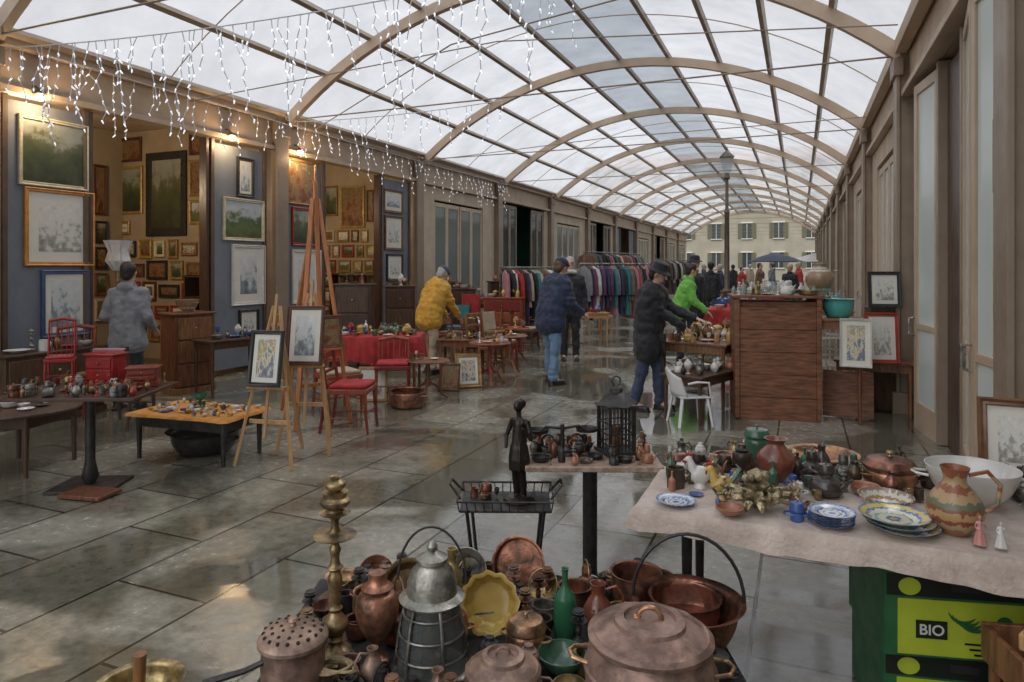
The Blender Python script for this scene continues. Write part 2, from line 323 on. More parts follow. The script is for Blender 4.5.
def arc(c, r, a0, a1, n, plane='xz', ry=None):
    out = []
    for i in range(n + 1):
        a = rad(a0 + (a1 - a0) * i / n); x, y = r * math.cos(a), (ry or r) * math.sin(a)
        if plane == 'xz': out.append((c[0] + x, c[1], c[2] + y))
        elif plane == 'xy': out.append((c[0] + x, c[1] + y, c[2]))
        else: out.append((c[0], c[1] + x, c[2] + y))
    return out

def thing(name, label, cat, loc, rz=0, group=None, rot=None, kind=None):
    e = bpy.data.objects.new(name, None); e.empty_display_size = .1; col.objects.link(e)
    e.location = loc; e.rotation_euler = rot or (0, 0, rz); e['label'] = label; e['category'] = cat
    if group: e['group'] = group
    if kind: e['kind'] = kind
    return e
def mk(name, b, mats, parent=None, loc=(0, 0, 0), rot=(0, 0, 0), bevel=0, label=None, cat=None, group=None, kind=None):
    me = b.mesh(name, mats) if isinstance(b, B) else b
    o = bpy.data.objects.new(name, me); col.objects.link(o); o.location = loc; o.rotation_euler = rot
    if parent: o.parent = parent
    if bevel:
        md = o.modifiers.new('bev', 'BEVEL'); md.width = bevel; md.segments = 2; md.limit_method = 'ANGLE'; md.angle_limit = rad(40)
    if label: o['label'] = label
    if cat: o['category'] = cat
    if group: o['group'] = group
    if kind: o['kind'] = kind
    return o
clouds = bpy.data.textures.new('folds', 'CLOUDS'); clouds.noise_scale = .11
dents = bpy.data.textures.new('dents', 'CLOUDS'); dents.noise_scale = .06
def mkr(name, b, m, parent, voxel=.012, disp=0, sm=3, **k):
    o = mk(name, b, m, parent, **k)
    r = o.modifiers.new('rm', 'REMESH'); r.mode = 'VOXEL'; r.voxel_size = voxel; r.use_smooth_shade = True
    if sm:
        q = o.modifiers.new('sm', 'SMOOTH'); q.factor = .5; q.iterations = sm
    if disp:
        d = o.modifiers.new('dp', 'DISPLACE'); d.texture = clouds; d.strength = disp; d.mid_level = .5; d.texture_coords = 'LOCAL'
    return o

# =============== SETTING ===============
g = B(); g.add([(-300, -200, 0), (300, -200, 0), (300, 500, 0), (-300, 500, 0)], [(0, 1, 2, 3)])
mk('ground', g, asphalt, kind='structure', label='wet dark asphalt ground of the open square', cat='ground')
XL, XR, BAY, Y0, NB = -8.0, 1.15, 4.45, -4.45, 13
g = B(); g.add([(XL - .2, Y0 - 1, .004), (XR + .2, Y0 - 1, .004), (XR + .2, Y0 + BAY * NB + 3, .004), (XL - .2, Y0 + BAY * NB + 3, .004)], [(0, 1, 2, 3)])
mk('pavement', g, pave, kind='structure', label='wet reflecting stone slab pavement of the arcade', cat='pavement')

# canopy
can = thing('arcade_canopy', 'long arched steel canopy with milky roof sheets', 'canopy', (0, 0, 0))
EZ, RISE = 4.08, 1.62
aL, aR = XL + .3, XR - .08
cx, hw = (aL + aR) / 2, (aR - aL) / 2
Rr = (hw * hw + RISE * RISE) / (2 * RISE); cz = EZ + RISE - Rr; am = math.asin(hw / Rr)
def rf(t, dr=0): # t in -1..1
    a = am * t; return (cx + (Rr + dr) * math.sin(a), cz + (Rr + dr) * math.cos(a))
for i in range(NB + 1):
    y = Y0 + BAY * i
    b = B(); n = 28; vs = []
    for k in range(n + 1):
        t = -1 + 2 * k / n
        for dr, dy in ((-.09, -.05), (-.09, .05), (.07, .05), (.07, -.05)):
            x, z = rf(t, dr); vs.append((x, y + dy, z))
    fs = [(k * 4 + j, k * 4 + (j + 1) % 4, k * 4 + 4 + (j + 1) % 4, k * 4 + 4 + j) for k in range(n) for j in range(4)]
    fs += [(0, 1, 2, 3), (n * 4 + 3, n * 4 + 2, n * 4 + 1, n * 4)]
    b.add(vs, fs)
    mk('arch', b, steel_lt, can)
    b = B(); b.cyl((aL, y, EZ - .02), (aR, y, EZ - .02), .011, n=6)
    mk('tie_rod', b, steel, can)
NP = 10
ys, ye = Y0, Y0 + BAY * NB
for k in range(NP + 1):
    t = -1 + 2 * k / NP; x, z = rf(t, .105)
    b = B(); b.box((x, (ys + ye) / 2, z), (.07, ye - ys, .08), ry=am * t); mk('purlin', b, steel, can)
for i in range(NB):
    y = Y0 + BAY * i + BAY / 2
    b = B(); b.tube([(rf(-1 + 2 * k / 24, .15)[0], y, rf(-1 + 2 * k / 24, .15)[1]) for k in range(25)], .009, 6); mk('glazing_bar', b, steel_lt, can)
for k in range(NP):
    t0, t1 = -1 + 2 * k / NP, -1 + 2 * (k + 1) / NP
    b = B(); vs = []
    for j in range(4):
        x, z = rf(t0 + (t1 - t0) * j / 3, .17); vs += [(x, ys, z), (x, ye, z)]
    b.add(vs, [(2 * j, 2 * j + 1, 2 * j + 3, 2 * j + 2) for j in range(3)])
    mk('roof_sheet', b, roof_clear if k in (4, 5) else roof_white, can)

# shops
def dbl_door(par, y0, y1, z1, fm, gm, x=-.05, open_a=0):
    w = (y1 - y0) / 2
    for s_ in (0, 1):
        piv = y0 if s_ == 0 else y1; sg = 1 if s_ == 0 else -1
        d = bpy.data.objects.new('door', None); col.objects.link(d); d.parent = par; d.location = (x, piv, 0); d.rotation_euler = (0, 0, -open_a * sg)
        b = B(); t = .07
        b.box((0, sg * t / 2, z1 / 2), (.05, t, z1)); b.box((0, sg * (w - t / 2 - .003), z1 / 2), (.05, t, z1))
        b.box((0, sg * w / 2, .14), (.048, w - 2 * t, .28)); b.box((0, sg * w / 2, z1 - .05), (.048, w - 2 * t, .1)); b.box((0, sg * w / 2, 1.05), (.046, w - 2 * t, .06))
        mk('frame', b, fm, d, bevel=.004)
        b = B(); b.box((0, sg * w / 2, (z1 + .2) / 2), (.01, w - 2 * t, z1 - .36)); mk('glass', b, gm, d)
        b = B(); b.tube([(.03, sg * (w - .035), .95), (.07, sg * (w - .035), .96), (.07, sg * (w - .035), 1.12), (.03, sg * (w - .035), 1.13)], .009, 6); mk('handle', b, pewter, d)
def shop(label, side, y, style, inner=plaster_in):
    if side < 0: loc, rz = (XL, y, 0), 0
    else: loc, rz = (XR, y + BAY, 0), math.pi
    s = thing('market_shop', label, 'shop', loc, rz, group='shops lining the arcade')
    W = BAY
    b = B(); b.box((-.02, 0, 2.08), (.26, .2, 4.16)); b.box((.13, 0, 2.0), (.04, .28, 4.0)); b.box((.02, 0, .12), (.34, .34, .24)); b.box((.13, 0, 3.9), (.1, .34, .2))
    mk('column', b, steel, s, bevel=.008)
    b = B(); b.box((-.08, W / 2, 3.83), (.2, W - .2, .5)); b.box((-.02, W / 2, 4.14), (.34, W - .2, .1)); b.box((0.02, W / 2, 3.6), (.16, W - .21, .07)); b.box((.11, W / 2, 4.12), (.12, W - .34, .16))
    mk('fascia', b, steel_lt, s, bevel=.006)
    D_ = 3.5
    b = B()
    b.add([(-.16, .1, .006), (-.16, W - .1, .006), (-D_, W - .1, .006), (-D_, .1, .006)], [(0, 1, 2, 3)]); mk('floor', b, floor_in, s)
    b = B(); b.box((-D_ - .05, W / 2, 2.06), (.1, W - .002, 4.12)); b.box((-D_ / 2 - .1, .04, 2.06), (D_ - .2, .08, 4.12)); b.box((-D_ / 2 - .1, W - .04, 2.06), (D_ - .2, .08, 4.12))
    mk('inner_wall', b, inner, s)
    b = B(); b.box((-D_ / 2 - .1, W / 2, 4.2), (D_ + .2, W - .002, .15)); mk('roof', b, steel_lt, s)
    if style == 'open':
        for a0, a1 in ((.24, 1.2), (3.1, W - .24)):
            b = B(); b.box((-.04, (a0 + a1) / 2, 1.8), (.05, a1 - a0 - .1, 3.4)); mk('display_panel', b, panel_blue, s)
            for yy in (a0 + .02, a1 - .02):
                b = B(); b.box((-.03, yy, 1.78), (.1, .06, 3.54)); mk('door_post', b, steel_dk, s, bevel=.004)
        for a0 in (1.24, 3.02):
            b = B(); b.box((-.05, a0, 1.78), (.14, .05, 3.54)); mk('door_jamb', b, wood_dk, s, bevel=.004)
    elif style == 'closed':
        b = B(); b.box((-.06, .5, 1.78), (.12, .76, 3.54)); b.box((-.06, W - .5, 1.78), (.12, .76, 3.54)); b.box((-.06, W / 2, 3.4), (.12, W - 1.78, .3)); mk('wall', b, plaster, s)
        gg = door_glass if side > 0 else shop_glass
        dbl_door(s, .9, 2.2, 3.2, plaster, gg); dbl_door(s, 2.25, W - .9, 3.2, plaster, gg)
    elif style == 'folded':
        dbl_door(s, .15, 1.5, 3.5, steel_lt, door_glass, open_a=rad(8))
        dbl_door(s, 2.6, W - .15, 3.5, steel_lt, door_glass, open_a=rad(8))
        for yy in (1.55, 2.55):
            b = B(); b.box((-.1, yy, 1.78), (.16, .08, 3.54)); mk('door_jamb', b, steel, s, bevel=.004)
        b = B(); b.box((-.12, 1.9, 1.75), (.05, .6, 3.48)); mk('shutter', b, wood_dk, s, bevel=.004)
    elif style == 'glass':
        for yy in (.3, W - .3):
            b = B(); b.box((-.06, yy, 1.78), (.12, .36, 3.54)); mk('wall', b, plaster, s)
        dbl_door(s, .5, 1.6, 3.5, steel, dark_glass); dbl_door(s, 2.85, W - .5, 3.5, steel, dark_glass)
    return s
Lst = ['closed', 'closed', 'open', 'open', 'closed', 'glass', 'closed', 'glass', 'open', 'closed', 'glass', 'closed', 'closed', 'closed']
for i in range(NB):
    y = Y0 + BAY * i; st = Lst[i]
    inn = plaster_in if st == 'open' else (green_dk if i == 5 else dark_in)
    lb = {'open': 'picture shop standing open with grey blue display panels', 'closed': 'beige shop front with closed glazed double doors', 'glass': 'shop front with dark glazed doors standing open'}[st]
    shop(lb, -1, y, st, inn)
    rst = ['folded', 'folded', 'folded', 'closed', 'closed', 'glass', 'closed'][i % 7]
    lb = {'folded': 'shop front with tall folding pale glass doors', 'closed': 'beige shop front with closed glazed double doors', 'glass': 'shop front with dark glazed doors standing open'}[rst]
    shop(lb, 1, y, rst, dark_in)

# far buildings
def building(label, x, y, w, d, h, m, floors, cols_):
    e = thing('town_building', label, 'building', (x, y, 0))
    b = B(); b.box((0, d / 2, h / 2), (w, d, h)); mk('wall', b, m, e)
    b = B(); b.box((0, d / 2 - .2, h + .2), (w + 1, d + 1, .4)); b.add([(-w / 2 - .4, -.6, h + .4), (w / 2 + .4, -.6, h + .4), (w / 2 + .4, d + .6, h + .4), (-w / 2 - .4, d + .6, h + .4), (-w / 2 + 3, d / 2, h + 2.6), (w / 2 - 3, d / 2, h + 2.6)], [(0, 1, 5, 4), (1, 2, 5), (2, 3, 4, 5), (3, 0, 4)])
    mk('roof', b, cterra, e)
    for f in range(floors):
        for c_ in range(cols_):
            wx_ = -w / 2 + w * (c_ + .5) / cols_; z = 1.2 + h / floors * f + h / floors * .35
            b = B(); b.box((0, -.02, 0), (1.1, .08, 1.9)); b.mi = 1; b.box((0, -.08, 1.05), (1.5, .16, .15)); b.box((0, -.1, -1.02), (1.4, .2, .1))
            b.box((0, -.08, 0), (.06, .06, 1.9)); b.mi = 2; b.box((-.85, -.06, 0), (.5, .05, 1.9)); b.box((.85, -.06, 0), (.5, .05, 1.9))
            mk('window', b, [dark_glass, mount, f_khaki], e, loc=(wx_, 0, z))
building('ochre town house with shuttered windows', -10, 92, 34, 12, 15, stone_far, 4, 9)
building('grey stone town house with shuttered windows', 22, 96, 26, 12, 17, stone_far2, 4, 7)

# =============== OBJECT KITS ===============
PROF = {
 'cauldron': [(.72, 0), (.86, .04), (.97, .3), (1, .55), (.97, .85), (.9, .94), (.97, 1)],
 'boiler': [(.9, 0), (.97, .04), (1, .2), (1.0, .6), (1.03, .62), (1.03, .66), (.99, .68), (.96, .85), (.86, .93), (.84, .96), (.9, 1)],
 'pot': [(.86, 0), (.95, .04), (1, .5), (.98, .93), (1.06, 1)],
 'bowl': [(.35, 0), (.4, .06), (.75, .35), (.95, .8), (1.0, 1)],
 'basin': [(.55, 0), (.72, .08), (.9, .5), (.95, .9), (1.08, 1)],
 'plate': [(.55, 0), (.62, .35), (.95, .85), (1, 1)],
 'vase': [(.45, 0), (.5, .04), (.85, .25), (1, .45), (.92, .62), (.5, .82), (.42, .9), (.6, 1)],
 'ewer': [(.5, 0), (.55, .03), (.9, .2), (1, .38), (.8, .58), (.45, .75), (.4, .85), (.52, 1)],
 'bottle': [(.8, 0), (1, .05), (1, .5), (.8, .62), (.3, .75), (.28, .95), (.36, 1)],
 'candlestick': [(1, 0), (.95, .035), (.55, .07), (.35, .11), (.5, .15), (.65, .2), (.35, .25), (.24, .36), (.36, .46), (.5, .5), (.28, .54), (.22, .66), (.7, .7), (.72, .715), (.28, .74), (.22, .81), (.55, .86), (.6, .9), (.42, .93), (.44, 1)],
 'torchere': [(1, 0), (1, .02), (.8, .035), (.82, .06), (.5, .085), (.34, .11), (.5, .13), (.36, .15), (.62, .19), (.68, .22), (.45, .26), (.28, .29), (.38, .31), (.26, .33), (.3, .4), (.36, .48), (.26, .53), (.42, .55), (.26, .57), (.22, .62), (.3, .66), (.2, .69), (.5, .71), (1.0, .735), (1.04, .745), (.5, .75), (.25, .77), (.2, .83), (.5, .86), (.8, .875), (.5, .88), (.42, .9), (.7, .92), (.78, .95), (.6, .97), (.66, 1)],
 'urn': [(.6, 0), (.62, .03), (.2, .1), (.18, .2), (.55, .3), (.95, .5), (1, .66), (.85, .76), (.6, .8), (.75, .84), (.45, .9), (.4, 1)],
 'mug': [(.95, 0), (1, .05), (.97, .9), (1, 1)],
 'kettle': [(.75, 0), (.95, .12), (1, .35), (.85, .65), (.5, .82), (.42, .86), (.46, 1)],
 'goblet': [(.7, 0), (.65, .03), (.12, .08), (.1, .45), (.5, .55), (.75, .75), (.7, 1)],
}
def smoothp(p):
    out = []
    for i in range(len(p) - 1):
        p0 = p[max(i - 1, 0)]; p1 = p[i]; p2 = p[i + 1]; p3 = p[min(i + 2, len(p) - 1)]
        for k in range(3):
            t = k / 3
            f = lambda a, b, c, d: .5 * (2 * b + (c - a) * t + (2 * a - 5 * b + 4 * c - d) * t * t + (3 * b - a - 3 * c + d) * t ** 3)
            out.append((max(f(p0[0], p1[0], p2[0], p3[0]), .01), f(p0[1], p1[1], p2[1], p3[1])))
    out.append(p[-1]); return out
MC = {}
def vessel(name, label, cat, loc, r, h, prof, m, ex='', rot=None, rz=0, m2=None, n=28, t=.004, group=None, wav=0, wn=8, dent=0):
    m2 = m2 or m
    e = thing(name, label, cat, loc, rz, group=group, rot=rot)
    def part(pn, key, fn, mm):
        k = (pn, key, round(r, 3), round(h, 3), mm.name, n)
        if k not in MC: MC[k] = fn().mesh(pn, mm)
        o = mk(pn, MC[k], mm, e)
        if dent and pn in ('body', 'lid'):
            d = o.modifiers.new('dent', 'DISPLACE'); d.texture = dents; d.strength = dent; d.mid_level = .5; d.texture_coords = 'LOCAL'
        return o
    def body():
        p = [(a * r, b_ * h) for a, b_ in (smoothp(PROF[prof]) if n >= 14 and prof != 'boiler' else PROF[prof])]
        b = B()
        if prof in ('candlestick', 'torchere', 'urn'):
            b.lathe([(0, 0)] + p + [(0, p[-1][1])], n)
        else:
            inn = [(max(a - t, .001), max(z, t)) for a, z in reversed(p)]
            b.lathe([(0, 0)] + p + inn + [(0, t)], n, wav=wav, wn=wn)
        return b
    part('body', prof + str(wav), body, m)
    top = PROF[prof][-1][0] * r
    if 'lid' in ex:
        def f():
            b = B(); q = .35 * top
            if 'strap' in ex:
                b.lathe([(0, h + .002), (top * 1.06, h + .002), (top * 1.08, h + .016), (top * 1.0, h + .026), (top * .96, h + .022), (top * .8, h + .034), (top * .62, h + .046), (top * .6, h + .058), (top * .45, h + .064), (top * .43, h + .054), (top * .2, h + .06), (0, h + .062)], n)
            else:
                b.lathe([(0, h + .002), (top * 1.04, h + .002), (top * 1.04, h + .012), (top * .85, h + .03 + q * .15), (top * .45, h + .03 + q * .42), (0, h + .03 + q * .5)], n)
            if 'holes' in ex:
                b.mi = 1
                for rr_, k_ in ((.35, 7), (.62, 12), (.85, 18)):
                    zz = h + .03 + q * (.5 - .42 * rr_ ** 1.6) if rr_ < .8 else h + .03 + q * .15
                    for i in range(k_):
                        a = 6.283 * i / k_; b.ell((top * rr_ * math.cos(a), top * rr_ * math.sin(a), zz - .001), (.006, .006, .006), 8)
            return b
        if 'holes' in ex: mk('lid', f(), [m, ink], e)
        else: part('lid', prof, f, m)
        def f():
            b = B(); z = h + .03 + top * .35 * .5
            b.lathe([(0, z - .004), (top * .1, z), (top * .07, z + top * .07), (top * .16, z + top * .15), (top * .12, z + top * .23), (0, z + top * .25)], 14)
            return b
        if 'strap' in ex:
            def f():
                b = B(); z = h + .058; b.tube(arc((0, 0, z), top * .2, 0, 180, 10, 'xz', top * .2), top * .045, 8); b.tube([(-top * .28, 0, z + .002), (-top * .2, 0, z)], top * .05, 8); return b
        part('lid_knob', prof + ex, f, m2)
    if 'ears' in ex:
        for sg in (1, -1):
            def f():
                b = B(); rr = r * 1.0; q = max(.02, r * .24)
                b.tube([(sg * (rr - .01), -q, h * .72), (sg * (rr + q * .8), -q * .7, h * .74), (sg * (rr + q * 1.1), 0, h * .75), (sg * (rr + q * .8), q * .7, h * .74), (sg * (rr - .01), q, h * .72)], max(.004, r * .035), 8)
                return b
            part('handle', 'e%d' % sg + prof, f, m2)
    if 'bail' in ex:
        def f():
            b = B(); b.tube(arc((0, 0, h * .95), r * 1.06, 0, 180, 18, 'xz', r * 1.3), max(.004, r * .035), 8); return b
        part('bail_handle', prof, f, m2)
    if 'chandle' in ex:
        def f():
            b = B(); b.tube([(r * .5, 0, h * .88), (r * 1.15, 0, h * .95), (r * 1.6, 0, h * .75), (r * 1.5, 0, h * .45), (r * .95, 0, h * .3)], max(.004, r * .09), 8); return b
        part('handle', 'c' + prof, f, m2)
    if 'spout' in ex:
        def f():
            b = B(); b.tube([(-r * .7, 0, h * .35), (-r * 1.2, 0, h * .5), (-r * 1.4, 0, h * .8), (-r * 1.7, 0, h * .95)], [r * .2, r * .15, r * .1, r * .08], 8); return b
        part('spout', prof, f, m)
    if 'long' in ex:
        def f():
            b = B(); b.tube([(r * .95, 0, h * .8), (r * 1.6, 0, h * .9), (r * 3.0, 0, h * 1.05)], [r * .08, r * .06, r * .08], 8); return b
        part('long_handle', prof, f, m2)
    return e

def frame_b(w, h, fw, d):
    b = B(); pr = [(0, 0), (0, -d * .8), (fw * .2, -d), (fw * .55, -d * .7), (fw * .8, -d * .82), (fw, -d * .4), (fw, 0)]
    vs = []
    for t, y in pr:
        vs += [(-w / 2 + t, y, t), (w / 2 - t, y, t), (w / 2 - t, y, h - t), (-w / 2 + t, y, h - t)]
    n = len(pr); fs = [(i * 4 + j, i * 4 + (j + 1) % 4, ((i + 1) % n) * 4 + (j + 1) % 4, ((i + 1) % n) * 4 + j) for i in range(n) for j in range(4)]
    return b.add(vs, fs)
def picture(loc, rz, w, h, fm, am_, fw=.045, mw=0, tilt=0, d=.03, label=None, group=None):
    nm = fm.name.replace('_', ' ').replace('wood ', '')
    an = am_.name[4:].replace('_', ' ')
    e = thing('framed_picture', label or ('%s in a %s' % (an, nm) + (' with cream mount' if mw else ' hanging on display')), 'picture', loc, group=group, rot=(-tilt, 0, rz))
    mk('frame', frame_b(w, h, fw, d), fm, e)
    b = B(); x0 = w / 2 - fw + .004
    b.add([(-x0, -d * .25, fw - .004), (x0, -d * .25, fw - .004), (x0, -d * .25, h - fw + .004), (-x0, -d * .25, h - fw + .004)], [(0, 1, 2, 3)])
    b.add([(-x0, -.001, fw - .004), (x0, -.001, fw - .004), (x0, -.001, h - fw + .004), (-x0, -.001, h - fw + .004)], [(3, 2, 1, 0)])
    if mw:
        mk('mount', b, mount, e)
        b = B(); x1 = x0 - mw; y = -d * .25 - .002
        b.add([(-x1, y, fw + mw), (x1, y, fw + mw), (x1, y, h - fw - mw), (-x1, y, h - fw - mw)], [(0, 1, 2, 3)])
    mk('artwork', b, am_, e)
    return e
def wallpic(u0, v0, u1, v1, X, fm, am_, mw=0, fw=.05, label=None):
    D0, D1 = wl(u0, X), wl(u1, X); Dm = (D0 + D1) / 2
    z1, z0 = wz(Dm, v0, X), wz(Dm, v1, X); w = abs(D1 - D0)
    side = -1 if X < 0 else 1
    picture((X - side * .004, Dm, z0), math.pi / 2 if X < 0 else -math.pi / 2, w, z1 - z0, fm, am_, min(fw, w * .18), mw * w, 0, .035, label)
def sidepic(u0, v0, u1, v1, Y, fm, am_, mw=0, fw=.05, label=None):
    x0, x1 = wx(u0, Y), wx(u1, Y); xm = (x0 + x1) / 2
    z1, z0 = wz(Y, v0, xm), wz(Y, v1, xm); w = abs(x1 - x0)
    picture((xm, Y - .004, z0), 0, w, z1 - z0, fm, am_, min(fw, w * .2), mw * w, 0, .035, label)

def legs4(e, w, d, h, t, m, taper=.7, splay=0, yo=0):
    for sx in (-1, 1):
        for sy in (-1, 1):
            b = B(); b.cyl((sx * (w / 2 - t), yo + sy * (d / 2 - t), h), (sx * (w / 2 - t + splay), yo + sy * (d / 2 - t + splay), 0.004), t * .5, t * .5 * taper, 10); mk('leg', b, m, e)
def table(label, loc, rz, w, d, h, m, kind='legs', t=.025, name='table', m2=None):
    e = thing(name, label, 'table', loc, rz); m2 = m2 or m
    b = B()
    if kind in ('round', 'roundped'): b.lathe([(0, h - t), (w / 2 - .01, h - t), (w / 2, h - t / 2), (w / 2 - .004, h), (0, h)], 36)
    else: b.box((0, 0, h - t / 2), (w, d, t))
    mk('table_top', b, m, e, bevel=.004)
    if kind in ('legs', 'round'):
        q = .72 if kind == 'round' else 1
        b = B(); W, D_ = w * q - .08, d * q - .08
        for c_, s_ in (((0, -D_ / 2, h - t - .045), (W, .02, .09)), ((0, D_ / 2, h - t - .045), (W, .02, .09)), ((-W / 2, 0, h - t - .045), (.02, D_ - .021, .09)), ((W / 2, 0, h - t - .045), (.02, D_ - .021, .09))): b.box(c_, s_)
        mk('apron', b, m2, e); legs4(e, w * q, d * q, h - t, .05, m2)
    else:
        b = B(); b.cyl((0, 0, .02), (0, 0, h - t), .035, .035, 16); b.lathe([(.035, .03), (.06, .08), (.035, .2)], 16); mk('pedestal', b, m2, e)
        b = B(); b.box((0, 0, .016), (.45, .4, .024)); mk('base', b, m2, e, bevel=.006)
    return e
def tripod_table(label, loc, r, h, m):
    e = thing('side_table', label, 'table', loc, R.uniform(0, 2))
    b = B(); b.lathe([(0, h - .02), (r - .01, h - .02), (r, h - .01), (r - .01, h), (r - .02, h - .004), (0, h - .004)], 28); mk('table_top', b, m, e)
    b = B(); b.lathe([(0, .16), (.04, .18), (.045, .24), (.02, .3), (.03, .4), (.018, .46), (.03, h - .06), (.07, h - .021), (0, h - .021)], 14); mk('stem', b, m, e)
    for k in range(3):
        a = k * 2.094; c_, s_ = math.cos(a), math.sin(a)
        b = B(); b.tube([(.02 * c_, .02 * s_, .22), (.12 * c_, .12 * s_, .17), (.2 * c_, .2 * s_, .05), (.26 * c_, .26 * s_, .013)], [.02, .018, .014, .012], 8); mk('leg', b, m, e)
def chair(label, loc, rz, m, sm, style='side', h=.9, name='chair'):
    e = thing(name, label, 'chair', loc, rz); w, d, sh = .43, .42, .45
    b = B(); b.box((0, 0, sh - .03), (w, d, .05)); mk('seat_frame', b, m, e, bevel=.008)
    b = B(); b.box((0, -.005, sh + .015), (w - .04, d - .05, .045)); mk('seat', b, sm, e, bevel=.018)
    for sx in (-1, 1):
        b = B(); b.tube([(sx * (w / 2 - .025), -d / 2 + .03, sh - .05), (sx * (w / 2 - .02), -d / 2 + .02, .2), (sx * (w / 2 - .025), -d / 2, .004)], [.022, .018, .014], 8); mk('leg', b, m, e)
        b = B(); b.tube([(sx * (w / 2 - .025), d / 2 + .06, .004), (sx * (w / 2 - .025), d / 2 - .01, sh), (sx * (w / 2 - .03), d / 2 + .05, h)], [.016, .02, .016], 8); mk('leg', b, m, e)
    b = B()
    if style == 'spindle':
        b.tube([(-w / 2 + .02, d / 2 + .05, h), (0, d / 2 + .08, h + .03), (w / 2 - .02, d / 2 + .05, h)], .024, 8)
        for k in range(5):
            x = -.14 + .07 * k; b.cyl((x, d / 2 - .01, sh), (x * 1.1, d / 2 + .06, h + .01), .008, n=8)
    elif style == 'pad':
        b.box((0, d / 2 + .035, (sh + h) / 2 + .08), (w - .1, .05, h - sh - .2), rx=rad(-8))
    else:
        for z in (h - .04, h - .2, h - .34): b.box((0, d / 2 + .02 + (z - sh) * .1, z), (w - .08, .018, .06 if z > h - .1 else .035))
    mk('backrest', b, sm if style == 'pad' else m, e, bevel=.006)
    b = B(); b.cyl((-w / 2 + .03, -d / 2 + .02, .2), (w / 2 - .03, -d / 2 + .02, .2), .009); b.cyl((-w / 2 + .025, -d / 2 + .02, .15), (-w / 2 + .025, d / 2 + .02, .15), .009); b.cyl((w / 2 - .025, -d / 2 + .02, .15), (w / 2 - .025, d / 2 + .02, .15), .009)
    mk('stretcher', b, m, e)
    return e
def easel(label, loc, rz, h, m, sz=.6, w=.32):
    e = thing('easel', label, 'easel', loc, rz); q = .022 if h < 2 else .035
    for sx in (-1, 1):
        b = B(); b.beam((sx * w, -.05, .01), (sx * .03, .16, h * .93), q * 1.3, q); mk('leg', b, m, e, bevel=.003)
    b = B(); b.beam((0, .62 * h / 1.5, .01), (0, .18, h * .88), q * 1.3, q); mk('leg', b, m, e, bevel=.003)
    b = B(); b.beam((0, -.03, .25), (0, .165, h), q * 1.2, q * .8); mk('mast', b, m, e, bevel=.003)
    y = -.05 + .21 * sz / (h * .93)
    b = B(); b.box((0, y - .045, sz), (w * 1.3, .07, .022)); mk('shelf', b, m, e, bevel=.003)
    b = B(); b.box((0, y + .01, sz * .55), (w * 1.5, .02, .035)); mk('crossbar', b, m, e, bevel=.003)
    b = B(); b.box((0, .16 * .9, h * .82), (w * .5, .02, .03)); mk('top_clamp', b, m, e, bevel=.003)
    return e
def on_easel(loc, rz, sz, w, h, fm, am_, mw=0, fw=.035, label=None):
    v = Matrix.Rotation(rz, 3, 'Z') @ Vector((0, -.035, 0))
    picture((loc[0] + v.x, loc[1] + v.y, sz + .012), rz, w, h, fm, am_, fw, mw, rad(9), .02, label)
def cabinet(label, loc, rz, w, d, h, m, drawers=3, name='cabinet', doors=0):
    e = thing(name, label, 'cabinet', loc, rz)
    b = B(); b.box((0, 0, h / 2 + .03), (w - .04, d - .04, h - .1)); mk('carcass', b, m, e, bevel=.006)
    b = B(); b.box((0, 0, h - .0125), (w + .02, d + .02, .03)); mk('top', b, m, e, bevel=.008)
    b = B(); b.box((0, 0, .04), (w, d, .075)); mk('plinth', b, m, e, bevel=.006)
    H = h - .14
    for k in range(drawers):
        z = .09 + H * (k + .5) / drawers
        b = B(); b.box((0, -d / 2 + .012, z), (w - .1, .022, H / drawers - .025)); mk('drawer', b, m, e, bevel=.006)
        b = B(); b.ell((0, -d / 2 - .012, z), (.016, .014, .016), 10); mk('knob', b, brass, e)
    return e
